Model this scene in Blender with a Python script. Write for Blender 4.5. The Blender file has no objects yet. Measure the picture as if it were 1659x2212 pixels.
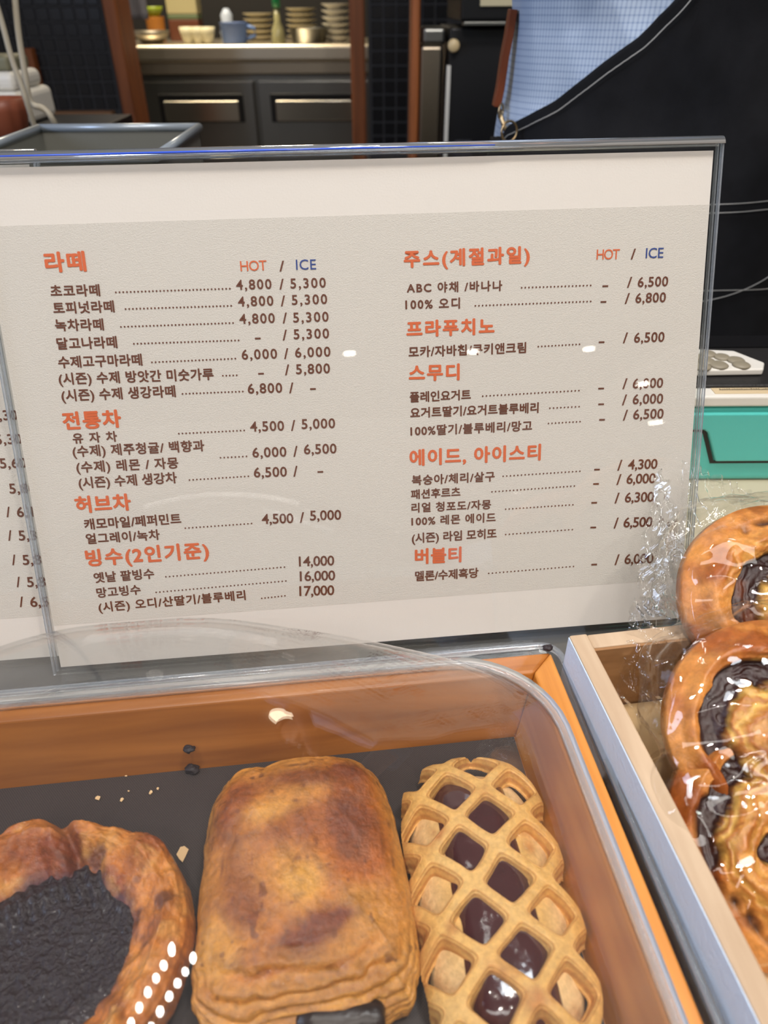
import bpy, math, random
import numpy as np
from math import sin, cos, pi, radians, atan2, sqrt
from mathutils import Vector, Matrix
random.seed(7); rng = np.random.default_rng(11)
sc = bpy.context.scene
COL = sc.collection

# ------------------------------------------------------------ camera
W, H, F = 1659, 2212, 1550.0
CZ = 1.118                       # eye height above the floor
PITCH, ROLL = radians(35.38), radians(.35)
_f = np.array([0, cos(PITCH), -sin(PITCH)]); _r = np.array([1., 0, 0]); _d = np.cross(_f, _r)
RC = np.array([cos(ROLL)*_r + sin(ROLL)*_d, -sin(ROLL)*_r + cos(ROLL)*_d, _f])
CAM = np.array([0, 0, CZ])
cd = bpy.data.cameras.new('camera'); cam = bpy.data.objects.new('camera', cd); COL.objects.link(cam)
cd.sensor_fit = 'VERTICAL'; cd.sensor_height = 36.0; cd.sensor_width = 27.0; cd.lens = F/H*36.0
cd.clip_start = .02; cd.clip_end = 60
m = Matrix.Identity(4)
for i in range(3):
    m[i][0] = RC[0][i]; m[i][1] = -RC[1][i]; m[i][2] = -RC[2][i]; m[i][3] = CAM[i]
cam.matrix_world = m
cd.dof.use_dof = True; cd.dof.focus_distance = .46; cd.dof.aperture_fstop = 8.5
sc.camera = cam

# ------------------------------------------------------------ world, lights, exposure
sc.view_settings.view_transform = 'Standard'; sc.view_settings.look = 'None'
sc.view_settings.gamma = 1; sc.view_settings.use_curve_mapping = False
sc.view_settings.exposure = 0.0
sc.cycles.transparent_max_bounces = 40; sc.cycles.max_bounces = 16; sc.cycles.transmission_bounces = 14
wd = bpy.data.worlds.new('cafe_surroundings'); sc.world = wd; wd.use_nodes = True
wd.node_tree.nodes['Background'].inputs[0].default_value = (.90, .78, .68, 1)
wd.node_tree.nodes['Background'].inputs[1].default_value = .26
CEIL = 2.75

def area(name, loc, size, power, color, rot=(0, 0, 0), shape='DISK', size_y=None, spread=None):
    l = bpy.data.lights.new(name, 'AREA'); l.shape = shape; l.size = size; l.energy = power; l.color = color
    if size_y: l.size_y = size_y
    if spread: l.spread = spread
    o = bpy.data.objects.new(name, l); COL.objects.link(o); o.location = loc; o.rotation_euler = rot
    return o
WARM = (1, .90, .81)
for i, (x, y, p) in enumerate([(-.35, -.15, 12), (.45, .05, 11.5), (-.15, -1.1, 13.5), (.7, -1.0, 12.5)]):
    area('ceiling_spot_light', (x, y, CEIL-.06), .12, p, WARM)
area('room_light', (-.2, -1.6, CEIL-.08), 1.6, 20, (1, .96, .91), shape='RECTANGLE', size_y=.5)
area('kitchen_light', (-1.0, 3.7, CEIL-.1), .9, 80, (1, .84, .60))
area('staff_light', (.4, .25, CEIL-.08), .5, 13, (.88, .94, 1))
area('window_light', (-2.2, -.2, 1.9), .7, 26, (.58, .72, 1), rot=(0, radians(-78), 0), shape='RECTANGLE', size_y=.8)

# ------------------------------------------------------------ ray helpers (pixel of the photo -> point in the room)
def ray(x, y): return RC.T @ np.array([(x-W/2)/F, (y-H/2)/F, 1])
def onz(x, y, z): d = ray(x, y); return CAM + d*((z-CZ)/d[2])
def ony(x, y, Y): d = ray(x, y); return CAM + d*(Y/d[1])
S = math.sqrt(2)
ZT = CZ-.2601*S                  # top of the shop counter
AZ, LEAN = radians(5.79), radians(20.1)
sh = np.array([cos(AZ), sin(AZ), 0]); sn0 = np.array([-sin(AZ), cos(AZ), 0])
su = np.array([sn0[0]*sin(LEAN), sn0[1]*sin(LEAN), cos(LEAN)])
SN = np.cross(sh, su)            # points towards the customer
if SN @ (CAM) < 0 and SN[1] > 0: SN = -SN
SD = .32*S
def onsign(x, y, off=0):         # plane of the menu sheet -> (a, b) in that plane
    d = ray(x, y); t = (SD-off)/abs(d @ SN); q = d*t; return np.array([q @ sh, q @ su])
def signpt(a, b, n=0.0): return CAM + sh*a + su*b + SN*(-SD*np.sign(1)) + SN*n if SN[1] < 0 else CAM + sh*a + su*b - SN*n + SN*SD
# SN must point to the camera (negative y)
if SN[1] > 0: SN = -SN
def signpt(a, b, n=0.0): return CAM + sh*a + su*b - SN*SD + SN*n

# ------------------------------------------------------------ materials
def newmat(name):
    m = bpy.data.materials.new(name); m.use_nodes = True
    return m, m.node_tree.nodes, m.node_tree.links, m.node_tree.nodes['Principled BSDF']
def srgb(r, g, b):
    f = lambda c: ((c/255+.055)/1.055)**2.4 if c/255 > .04045 else c/255/12.92
    return (f(r), f(g), f(b), 1)
def plain(name, col, rough=.5, metal=0, spec=.5, bump=0, bscale=200, var=0, vscale=30, coat=0, sub=0):
    m, N, L, B = newmat(name)
    B.inputs['Base Color'].default_value = col; B.inputs['Roughness'].default_value = rough
    B.inputs['Metallic'].default_value = metal; B.inputs['Specular IOR Level'].default_value = spec
    B.inputs['Coat Weight'].default_value = coat; B.inputs['Coat Roughness'].default_value = .08
    if sub:
        B.inputs['Subsurface Weight'].default_value = sub; B.inputs['Subsurface Radius'].default_value = (.006, .003, .001)
        B.inputs['Subsurface Scale'].default_value = .5
    tc = N.new('ShaderNodeTexCoord')
    if bump:
        n = N.new('ShaderNodeTexNoise'); n.inputs['Scale'].default_value = bscale; n.inputs['Detail'].default_value = 4
        b = N.new('ShaderNodeBump'); b.inputs['Strength'].default_value = bump; b.inputs['Distance'].default_value = .002
        L.new(tc.outputs['Object'], n.inputs[0]); L.new(n.outputs[0], b.inputs['Height']); L.new(b.outputs[0], B.inputs['Normal'])
    if var:
        n = N.new('ShaderNodeTexNoise'); n.inputs['Scale'].default_value = vscale; n.inputs['Detail'].default_value = 5
        r = N.new('ShaderNodeMapRange'); r.inputs[3].default_value = 1-var; r.inputs[4].default_value = 1+var
        x = N.new('ShaderNodeVectorMath'); x.operation = 'SCALE'; x.inputs[0].default_value = col[:3]
        L.new(tc.outputs['Object'], n.inputs[0]); L.new(n.outputs[0], r.inputs[0]); L.new(r.outputs[0], x.inputs['Scale'])
        L.new(x.outputs[0], B.inputs['Base Color'])
    return m
def wood(name, c1, c2, rot=0, scale=(8, 120, 120), rough=.45, coat=0, bump=.15):
    m, N, L, B = newmat(name)
    tc = N.new('ShaderNodeTexCoord'); mp = N.new('ShaderNodeMapping')
    mp.inputs['Rotation'].default_value = (0, 0, rot)
    mp2 = N.new('ShaderNodeMapping'); mp2.inputs['Scale'].default_value = scale
    n = N.new('ShaderNodeTexNoise'); n.inputs['Scale'].default_value = 1; n.inputs['Detail'].default_value = 6; n.inputs['Distortion'].default_value = .6
    r = N.new('ShaderNodeValToRGB'); r.color_ramp.elements[0].position = .3; r.color_ramp.elements[1].position = .72
    r.color_ramp.elements[0].color = c1; r.color_ramp.elements[1].color = c2
    b = N.new('ShaderNodeBump'); b.inputs['Strength'].default_value = bump; b.inputs['Distance'].default_value = .001
    L.new(tc.outputs['Object'], mp.inputs[0]); L.new(mp.outputs[0], mp2.inputs[0]); L.new(mp2.outputs[0], n.inputs[0])
    L.new(n.outputs[0], r.inputs[0]); L.new(r.outputs[0], B.inputs['Base Color']); L.new(n.outputs[0], b.inputs['Height']); L.new(b.outputs[0], B.inputs['Normal'])
    B.inputs['Roughness'].default_value = rough; B.inputs['Coat Weight'].default_value = coat
    return m
def acrylic(name, tint=(.97, .975, .97, 1), gloss=1.0, ior=1.49, rough=.0, haze=0, bump=0, bscale=20, extra=0):
    """clear sheet: straight-through transmission plus Fresnel reflection"""
    m, N, L, B = newmat(name); N.remove(B); out = N['Material Output']
    t = N.new('ShaderNodeBsdfTransparent'); t.inputs[0].default_value = tint
    g = N.new('ShaderNodeBsdfGlossy'); g.inputs['Roughness'].default_value = rough; g.inputs[0].default_value = (gloss, gloss, gloss, 1)
    fr = N.new('ShaderNodeLayerWeight'); fr.inputs['Blend'].default_value = .5      # facing = 1-|cos|
    mx = N.new('ShaderNodeMixShader')
    pw = N.new('ShaderNodeMath'); pw.operation = 'POWER'; pw.inputs[1].default_value = 5; L.new(fr.outputs['Facing'], pw.inputs[0])
    f0 = ((ior-1)/(ior+1))**2
    sch = N.new('ShaderNodeMath'); sch.operation = 'MULTIPLY_ADD'; sch.inputs[1].default_value = 1-f0; sch.inputs[2].default_value = f0; L.new(pw.outputs[0], sch.inputs[0])
    fac = sch.outputs[0]
    if extra:
        a = N.new('ShaderNodeMath'); a.operation = 'ADD'; a.inputs[1].default_value = extra; a.use_clamp = True
        L.new(fac, a.inputs[0]); fac = a.outputs[0]
    L.new(fac, mx.inputs[0]); L.new(t.outputs[0], mx.inputs[1]); L.new(g.outputs[0], mx.inputs[2])
    res = mx.outputs[0]
    if haze:
        d = N.new('ShaderNodeBsdfDiffuse'); d.inputs[0].default_value = (.8, .8, .8, 1)
        m2 = N.new('ShaderNodeMixShader'); m2.inputs[0].default_value = haze
        n = N.new('ShaderNodeTexNoise'); n.inputs['Scale'].default_value = 6; n.inputs['Detail'].default_value = 8
        tc = N.new('ShaderNodeTexCoord'); L.new(tc.outputs['Object'], n.inputs[0])
        r = N.new('ShaderNodeMapRange'); r.inputs[1].default_value = .3; r.inputs[2].default_value = .75; r.inputs[3].default_value = haze*.4; r.inputs[4].default_value = haze*1.5
        L.new(n.outputs[0], r.inputs[0]); L.new(r.outputs[0], m2.inputs[0])
        L.new(res, m2.inputs[1]); L.new(d.outputs[0], m2.inputs[2]); res = m2.outputs[0]
    if bump:
        n = N.new('ShaderNodeTexNoise'); n.inputs['Scale'].default_value = bscale; n.inputs['Detail'].default_value = 2
        tc = N.new('ShaderNodeTexCoord'); L.new(tc.outputs['Object'], n.inputs[0])
        b = N.new('ShaderNodeBump'); b.inputs['Strength'].default_value = bump; b.inputs['Distance'].default_value = .01
        L.new(n.outputs[0], b.inputs['Height']); L.new(b.outputs[0], g.inputs['Normal']); L.new(b.outputs[0], fr.inputs['Normal'])
    L.new(res, out.inputs[0])
    return m
def baked(name, rough=.35, coat=.25, nscale=260, bump=.35, var=.28, sub=.12):
    """vertex colour 'crust' (own colour of the dough) x fine speckle"""
    m, N, L, B = newmat(name)
    at = N.new('ShaderNodeAttribute'); at.attribute_name = 'crust'
    tc = N.new('ShaderNodeTexCoord')
    n = N.new('ShaderNodeTexNoise'); n.inputs['Scale'].default_value = nscale; n.inputs['Detail'].default_value = 6; n.inputs['Roughness'].default_value = .65
    r = N.new('ShaderNodeMapRange'); r.inputs[1].default_value = .25; r.inputs[2].default_value = .75; r.inputs[3].default_value = 1-var; r.inputs[4].default_value = 1+var
    x = N.new('ShaderNodeVectorMath'); x.operation = 'SCALE'
    L.new(tc.outputs['Object'], n.inputs[0]); L.new(n.outputs[0], r.inputs[0]); L.new(at.outputs['Color'], x.inputs[0]); L.new(r.outputs[0], x.inputs['Scale'])
    L.new(x.outputs[0], B.inputs['Base Color'])
    b = N.new('ShaderNodeBump'); b.inputs['Strength'].default_value = bump; b.inputs['Distance'].default_value = .0016
    L.new(n.outputs[0], b.inputs['Height']); L.new(b.outputs[0], B.inputs['Normal'])
    L.new(b.outputs[0], B.inputs['Coat Normal'])
    n2 = N.new('ShaderNodeTexNoise'); n2.inputs['Scale'].default_value = 60; L.new(tc.outputs['Object'], n2.inputs[0])
    r2 = N.new('ShaderNodeMapRange'); r2.inputs[1].default_value = .35; r2.inputs[2].default_value = .65; r2.inputs[3].default_value = rough-.12; r2.inputs[4].default_value = rough+.2
    L.new(n2.outputs[0], r2.inputs[0]); L.new(r2.outputs[0], B.inputs['Roughness'])
    B.inputs['Coat Weight'].default_value = coat; B.inputs['Coat Roughness'].default_value = .10
    B.inputs['Subsurface Weight'].default_value = sub; B.inputs['Subsurface Radius'].default_value = (.006, .003, .0015); B.inputs['Subsurface Scale'].default_value = .6
    return m
def emis(name, col, s):
    m, N, L, B = newmat(name); B.inputs['Emission Color'].default_value = col; B.inputs['Emission Strength'].default_value = s
    B.inputs['Base Color'].default_value = (0, 0, 0, 1); return m

# ------------------------------------------------------------ object helpers
ORI = {}
def tag(o, label=None, cat=None, group=None, kind=None):
    if label: o['label'] = label
    if cat: o['category'] = cat
    if group: o['group'] = group
    if kind: o['kind'] = kind
    return o
def thing(name, loc, label, cat, group=None):
    o = bpy.data.objects.new(name, None); COL.objects.link(o); o.location = tuple(map(float, loc)); o.empty_display_size = .02
    ORI[o.name] = np.array(loc, float); return tag(o, label, cat, group)
def mesh(name, V, Fc, mat=None, parent=None, smooth=False, col=None):
    V = np.asarray(V, float)
    org = ORI[parent.name] if parent is not None else np.zeros(3)
    if parent is None: org = np.array([(V[:, 0].min()+V[:, 0].max())/2, (V[:, 1].min()+V[:, 1].max())/2, V[:, 2].min()])
    me = bpy.data.meshes.new(name); me.from_pydata((V-org).tolist(), [], [list(map(int, f)) for f in Fc]); me.update()
    if smooth: me.polygons.foreach_set('use_smooth', [True]*len(me.polygons))
    if col is not None:
        a = me.color_attributes.new('crust', 'FLOAT_COLOR', 'POINT')
        c = np.ones((len(V), 4)); c[:, :3] = col; a.data.foreach_set('color', c.ravel())
    if mat: me.materials.append(mat)
    o = bpy.data.objects.new(name, me); COL.objects.link(o)
    if parent is not None: o.parent = parent
    else: o.location = tuple(org)
    ORI[o.name] = org
    return o
BF = [(0, 3, 2, 1), (4, 5, 6, 7), (0, 1, 5, 4), (1, 2, 6, 5), (2, 3, 7, 6), (3, 0, 4, 7)]
class MB:
    def __init__(s): s.V = []; s.F = []
    def add(s, V, Fc):
        n = len(s.V); s.V += [tuple(map(float, v)) for v in V]; s.F += [tuple(int(i)+n for i in f) for f in Fc]; return s
    def box(s, o, X, Y, Z, x0, x1, y0, y1, z0, z1):   # frame o,X,Y,Z
        o, X, Y, Z = map(np.asarray, (o, X, Y, Z))
        P = [o+X*x+Y*y+Z*z for z in (z0, z1) for x, y in ((x0, y0), (x1, y0), (x1, y1), (x0, y1))]
        return s.add(P, BF)
    def tube(s, pts, r, n=10, cap=True):
        pts = [np.asarray(p, float) for p in pts]; k = len(pts); R_ = r if hasattr(r, '__len__') else [r]*k
        t0 = pts[1]-pts[0]; ref = np.array([0, 0, 1.]) if abs(t0[2]) < .9*np.linalg.norm(t0) else np.array([1., 0, 0])
        V = []
        for i, p in enumerate(pts):
            t = pts[min(i+1, k-1)]-pts[max(i-1, 0)]; t = t/np.linalg.norm(t)
            a = np.cross(t, ref); a /= np.linalg.norm(a); b = np.cross(a, t); ref = b
            for j in range(n):
                th = 2*pi*j/n; V.append(p+R_[i]*(a*cos(th)+b*sin(th)))
        Fc = [(i*n+j, i*n+(j+1) % n, (i+1)*n+(j+1) % n, (i+1)*n+j) for i in range(k-1) for j in range(n)]
        if cap: Fc += [tuple(range(n))[::-1], tuple((k-1)*n+j for j in range(n))]
        return s.add(V, Fc)
    def lathe(s, c, prof, n=24, ax=(0, 0, 1)):
        c = np.asarray(c, float); Z = np.asarray(ax, float); Z /= np.linalg.norm(Z)
        X = np.cross([0, 1, 0], Z) if abs(Z[1]) < .9 else np.cross([1, 0, 0], Z); X = X/np.linalg.norm(X); Y = np.cross(Z, X)
        V = [c+X*r*cos(2*pi*j/n)+Y*r*sin(2*pi*j/n)+Z*z for r, z in prof for j in range(n)]
        k = len(prof)
        Fc = [(i*n+j, i*n+(j+1) % n, (i+1)*n+(j+1) % n, (i+1)*n+j) for i in range(k-1) for j in range(n)]
        Fc += [tuple(range(n))[::-1], tuple((k-1)*n+j for j in range(n))]
        return s.add(V, Fc)
    def build(s, name, mat, parent=None, smooth=False): return mesh(name, s.V, s.F, mat, parent, smooth)
def bevel(o, w, seg=3):
    b = o.modifiers.new('bevel', 'BEVEL'); b.width = w; b.segments = seg; b.limit_method = 'ANGLE'
    return o
def wn(o):
    for p in o.data.polygons: p.use_smooth = True
    w = o.modifiers.new('wn', 'WEIGHTED_NORMAL'); w.keep_sharp = True; return o
XY = (np.array([1., 0, 0]), np.array([0, 1., 0]), np.array([0, 0, 1.]))
def wbox(name, x0, x1, y0, y1, z0, z1, mat, parent=None, bv=0):
    o = MB().box((0, 0, 0), *XY, x0, x1, y0, y1, z0, z1).build(name, mat, parent)
    if bv: bevel(o, bv)
    return o
def prism(poly, o, X, Y, Z, z0, z1):
    """closed polygon (x,y) extruded from z0 to z1 in frame"""
    n = len(poly); P = [o+X*x+Y*y+Z*z for z in (z0, z1) for x, y in poly]
    Fc = [tuple(range(n))[::-1], tuple(range(n, 2*n))] + [(i, (i+1) % n, n+(i+1) % n, n+i) for i in range(n)]
    return P, Fc
def rrect(x0, x1, y0, y1, r, n=6):
    P = []
    for cx_, cy_, a0 in ((x1-r, y0+r, -pi/2), (x1-r, y1-r, 0), (x0+r, y1-r, pi/2), (x0+r, y0+r, pi)):
        for k in range(n+1):
            a = a0+pi/2*k/n; P.append((cx_+r*cos(a), cy_+r*sin(a)))
    return P
# numpy noise ------------------------------------------------
_T = rng.random((64, 64, 64))
def vnoise(x, y, z=0.0):
    x, y, z = np.broadcast_arrays(np.asarray(x, float), y, z)
    xi, yi, zi = np.floor(x).astype(int), np.floor(y).astype(int), np.floor(z).astype(int)
    fx, fy, fz = x-xi, y-yi, z-zi
    fx, fy, fz = [t*t*(3-2*t) for t in (fx, fy, fz)]
    g = lambda a, b, c: _T[(xi+a) % 64, (yi+b) % 64, (zi+c) % 64]
    l = lambda a, b, t: a+(b-a)*t
    return l(l(l(g(0, 0, 0), g(1, 0, 0), fx), l(g(0, 1, 0), g(1, 1, 0), fx), fy), l(l(g(0, 0, 1), g(1, 0, 1), fx), l(g(0, 1, 1), g(1, 1, 1), fx), fy), fz)*2-1
def fbm(x, y, z=0.0, o=4):
    s = 0; a = 1; t = 0
    for k in range(o): s = s+a*vnoise(x*2**k+k*7.3, y*2**k+k*3.1, z*2**k+k*5.7); t += a; a *= .5
    return s/t
def smooth(a, b, x): t = np.clip((x-a)/(b-a), 0, 1); return t*t*(3-2*t)
def mixc(c1, c2, t): t = np.clip(np.asarray(t), 0, 1)[..., None]; return np.asarray(c1)[..., :3]*(1-t)+np.asarray(c2)[..., :3]*t
def C(*a): return np.array(srgb(*a)[:3])
def gridF(nu, nv, wrap=False):
    i, j = np.meshgrid(np.arange(nu-1), np.arange(nv if wrap else nv-1), indexing='ij')
    j2 = (j+1) % nv
    return np.stack([i*nv+j, (i+1)*nv+j, (i+1)*nv+j2, i*nv+j2], -1).reshape(-1, 4)

# ------------------------------------------------------------ shared materials
M = {}
M['counter'] = plain('dark_counter', srgb(74, 72, 70), .3, var=.1, vscale=12)
M['cream'] = plain('cream_laminate', srgb(196, 184, 160), .35, var=.06, vscale=8)
M['tile'] = plain('black_tile', (.012, .013, .016, 1), .25, spec=.5)
M['grout'] = plain('grout', (.035, .036, .042, 1), .8)
M['post'] = wood('red_brown_wood', srgb(112, 60, 28), srgb(160, 92, 46), 0, (40, 40, 3), .5)
M['board'] = wood('tan_wood', srgb(120, 86, 58), srgb(150, 112, 78), 0, (3, 40, 40), .5)
M['steel'] = plain('brushed_steel', (.60, .54, .43, 1), .38, metal=1, bump=.1, bscale=60)
M['steel_w'] = plain('worn_steel', (.40, .34, .25, 1), .45, metal=.8, bump=.1)
M['steel_d'] = plain('dark_steel', (.30, .30, .28, 1), .32, metal=1, bump=.05)
M['black'] = plain('black_plastic', (.008, .008, .009, 1), .3)
M['floor'] = plain('dark_floor', (.05, .042, .036, 1), .5, var=.2)
M['ceil'] = plain('ceiling_paint', srgb(120, 112, 104), .9)
M['dark'] = plain('dark_wall', (.012, .011, .011, 1), .7)
M['white'] = plain('white_plastic', srgb(225, 222, 214), .35)
M['paper'] = plain('white_paper', srgb(226, 220, 215), .6, bump=.05, bscale=900)
M['print'] = plain('beige_print', srgb(211, 206, 200), .65, bump=.25, bscale=1400)
M['clear'] = acrylic('clear_acrylic', (.985, .99, .985, 1), 1.0)
M['lid'] = acrylic('lid_acrylic', (.95, .955, .955, 1), 1.0, haze=.009, bump=.05, bscale=14)
M['edge'] = plain('acrylic_edge', (.84, .90, .97, 1), .06, spec=.6)
M['edge'].node_tree.nodes['Principled BSDF'].inputs['Transmission Weight'].default_value = .85
M['edge'].node_tree.nodes['Principled BSDF'].inputs['IOR'].default_value = 1.49
M['flap'] = acrylic('plastic_flap', (.97, .97, .965, 1), 1.0, ior=1.6, rough=.03, extra=.03)
M['film'] = acrylic('plastic_film', (.975, .975, .97, 1), 1.0, ior=1.45, rough=.02)

# ============================================================ SETTING
tag(wbox('floor', -4, 4, -8, 6, -.05, 0, M['floor']), kind='structure')
tag(wbox('ceiling', -4, 4, -8, 6, CEIL, CEIL+.1, M['ceil']), kind='structure')
tag(wbox('wall_back', -4, 4, 5.2, 5.3, 0, CEIL, M['dark']), kind='structure')
# counter the pastries stand on
YB = .68
tc_ = tag(wbox('countertop', -.9, 1.2, -.02, YB, ZT-.04, ZT, M['counter'], bv=.003), 'dark grey countertop under the menu signs and pastry boxes', 'countertop')
tag(wbox('counter_cabinet', -.88, 1.18, .02, YB-.02, 0, ZT-.04, M['black']), 'black cabinet carrying the dark grey countertop', 'counter')

# partition wall with black tiles, posts round the kitchen opening
YW = 3.2
def wx(px, py): return ony(px, py, YW)
zt_bot = wx(200, 238)[2]; zt_top = CEIL
xl0 = -2.6; xpl = wx(252, 100)[0]; xpr = wx(772, 100)[0]
wl = tag(wbox('wall_left', xl0, xpl-.01, YW, YW+.12, 0, CEIL, M['grout']), kind='structure')
xr1 = 3.2
wr = tag(wbox('wall_right', xpr+.04, xr1, YW, YW+.12, 0, CEIL, M['grout']), kind='structure')
TP = .0475
tile_me = None
def tiles(wall, x0, x1, z0, z1):
    global tile_me
    nx = int((x1-x0)/TP); nz = int((z1-z0)/TP)
    for i in range(nx):
        for k in range(nz):
            x = x0+(i+.5)*TP; z = z1-(k+.5)*TP
            if tile_me is None:
                g = TP/2-.0035; P = [(-g, .001, -g), (g, .001, -g), (g, .001, g), (-g, .001, g)]; q = g-.002
                P += [(-q, -.004, -q), (q, -.004, -q), (q, -.004, q), (-q, -.004, q)]
                tile_me = bpy.data.meshes.new('tile'); tile_me.from_pydata(P, [], [(4, 5, 6, 7), (0, 1, 5, 4), (1, 2, 6, 5), (2, 3, 7, 6), (3, 0, 4, 7)]); tile_me.materials.append(M['tile'])
            o = bpy.data.objects.new('tile', tile_me); COL.objects.link(o); o.parent = wall
            o.location = (x-ORI[wall.name][0], YW-ORI[wall.name][1], z-ORI[wall.name][2])
tiles(wl, wx(-15, 100)[0], xpl-.02, zt_bot, zt_bot+TP*11)
tiles(wr, xpr+.05, xpr+.05+TP*6, zt_bot-TP*3, zt_bot+TP*11)
# posts
for nm, xa, xb in (('trim_1', wx(243, 100)[0], wx(270, 100)[0]), ('trim_2', wx(757, 100)[0], wx(788, 100)[0])):
    d = .16 if nm == 'trim_1' else .05
    o = wbox(nm, xa, xb, YW-.03, YW+d, 0, CEIL, M['post'], bv=.006); tag(o, kind='structure')
tag(wbox('trim_3', xl0, wx(262, 250)[0]-.02, YW-.05, YW, zt_bot-.09, zt_bot, M['board'], bv=.004), kind='structure')
xs = wx(68, 100)[0]; tag(wbox('trim_4', wx(68, 180)[0], wx(94, 180)[0], YW-.04, YW, 0, wx(80, 103)[2], M['post'], bv=.004), kind='structure')

# ceiling lamps, placed where the sign's clear pane would mirror them
def mirror_ceiling(px, py, z=CEIL-.03):
    d = ray(px, py); d = d/np.linalg.norm(d); p = CAM + d*(SD/abs(d @ SN))
    r = d-2*(d @ SN)*SN
    return p + r*((z-p[2])/r[2]) if r[2] > .02 else None
lampm = emis('lamp_glow', (1, .93, .80, 1), 26)
M['lamp_ring'] = plain('lamp_ring', (.5, .5, .5, 1), .4)
for i, (px, py, r_) in enumerate([(755, 767, .05), (1022, 763, .05), (1272, 757, .05), (1390, 832, .07), (1417, 915, .10)]):
    p = mirror_ceiling(px, py)
    if p is None or np.linalg.norm(p) > 30: continue
    t = thing('ceiling_downlight', (p[0], p[1], CEIL), 'ceiling downlight mirrored in the menu sign as the '+('white dot right of the latte prices', 'white dot on the mocha line', 'white dot beside the frappe prices', 'white dot over the smoothie price', 'lowest and rightmost white dot')[i], 'ceiling light', 'cafe ceiling downlights')
    MB().lathe((p[0], p[1], CEIL-.02), [(r_*.9, 0), (r_, .001), (r_, .008)], 20).build('diffuser', lampm, t)
    MB().lathe((p[0], p[1], CEIL-.012), [(r_*1.2, 0), (r_*1.25, .004), (r_*1.25, .012)], 20).build('ring', M['lamp_ring'], t)

# lamps over the counter whose reflections run along the domed cover
t = thing('pendant_lamp', (.80, 2.55, CEIL), 'round warm ceiling lamp over the staff area beyond the counter', 'ceiling light')
MB().lathe((.80, 2.55, CEIL-.05), [(.17, 0), (.18, .004), (.18, .05)], 28).build('diffuser', emis('warm_lamp', (1, .86, .62, 1), 14), t)
ledm = emis('led_glow', (1, .97, .9, 1), 45)
t = thing('led_panel', (.09, .70, CEIL), 'ceiling panel with two rows of small bright lamps above the counter', 'ceiling light')
wbox('panel_housing', -.20, .34, .38, 1.0, CEIL-.012, CEIL, M['lamp_ring'], t)
for k in range(2):
    for q in range(6):
        f_ = q/5; x_, y_ = .07-.20*f_+.14*k, .92-.42*f_
        MB().lathe((x_, y_, CEIL-.018), [(.022, 0), (.024, .002), (.024, .018)], 14).build('led_lamp', ledm, t)
# ============================================================ MENU SIGN
import_texts = []          # (string, kind, px0,py0,px1,py1,height px, colour, style)
def R(s, x0, y0, x1, y1, h, c='b', bold=.010, k='K'): import_texts.append((s, k, x0, y0, x1, y1, h, c, bold))
def Dg(s, x0, y0, x1, y1, h=21, c='b', bold=.012): R(s, x0, y0, x1, y1, h, c, bold, 'D')
DOTS = []
def dots(x0, y0, x1, y1): DOTS.append((x0, y0, x1, y1))
# left column
R('라떼', 101, 588, 187, 585, 42, 'o', .012); Dg('HOT', 520, 586, 577, 584, 22, 'o', .005); Dg('/', 604, 586, 615, 586, 22); Dg('ICE', 640, 583, 683, 582, 22, 'u', .005)
def price(s, x, y, w=76, h=21): Dg(s, x, y, x+w, y-w*.03, h)
def slash(x, y): Dg('/', x, y, x+10, y, 22)
def dash(x, y): Dg('-', x, y+6, x+12, y+5.6, 20)
R('초코라떼', 111, 641, 217, 639, 25); dots(249, 633, 498, 625); price('4,800', 511, 626); slash(604, 625); price('5,300', 628, 623)
R('토피넛라떼', 117, 678, 248, 674, 25); dots(270, 669, 501, 662); price('4,800', 515, 662); slash(607, 661); price('5,300', 631, 658.5)
R('녹차라떼', 121, 715, 225, 713, 25); dots(260, 707.5, 505, 699); price('4,800', 518, 699.5); slash(611, 698); price('5,300', 634, 696.5)
R('달고나라떼', 125, 755, 254, 751, 25); dots(288, 744, 517, 736.5); dash(551, 727); slash(611, 735); price('5,300', 635, 732.6)
R('수제고구마라떼', 128, 795, 308, 789, 25); dots(327, 784, 510, 776); price('6,000', 523, 776.5); slash(614, 775); price('6,000', 638, 772)
R('(시즌) 수제 방앗간 미숫가루', 129, 831, 462, 820, 25); dots(480, 813, 513, 812); dash(558, 803); slash(616, 810); price('5,800', 640, 808, 73)
R('(시즌) 수제 생강라떼', 135, 867, 380, 857, 25); dots(393, 852, 526, 847); price('6,800', 536, 850, 74); slash(625, 849); dash(670, 836)
R('전통차', 139, 928, 263, 922, 37, 'o', .012)
R('유 자 차', 159, 958, 254, 953, 22, 'b', .01); dots(385, 938, 529, 931); price('4,500', 541, 932, 73); slash(629, 930); price('5,000', 652, 926.5, 72)
R('(수제) 제주청귤/ 백향과', 159, 987, 442, 974, 24); dots(475, 990, 534, 987); price('6,000', 546, 988, 73); slash(634, 986); price('6,500', 657, 981, 70)
R('(수제) 레몬 / 자몽', 167, 1021, 386, 1011, 24)
R('(시즌) 수제 생강차', 172, 1055, 383, 1043, 24); dots(408, 1038, 538, 1030); price('6,500', 549, 1031, 71); slash(634, 1029); dash(686, 1015)
R('허브차', 166, 1108, 284, 1101, 35, 'o', .012)
R('캐모마일/페퍼민트', 184, 1144, 392, 1131, 23); dots(399, 1142, 545, 1132); price('4,500', 566, 1131.5, 68); slash(648, 1129); price('5,000', 670, 1124, 67)
R('얼그레이/녹차', 188, 1175, 346, 1165, 22)
R('빙수(2인기준)', 189, 1223, 452, 1205, 35, 'o', .012)
R('옛날 팥빙수', 205, 1259, 334, 1249, 22); dots(357, 1247, 616, 1226); price('14,000', 646, 1223, 76)
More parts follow.
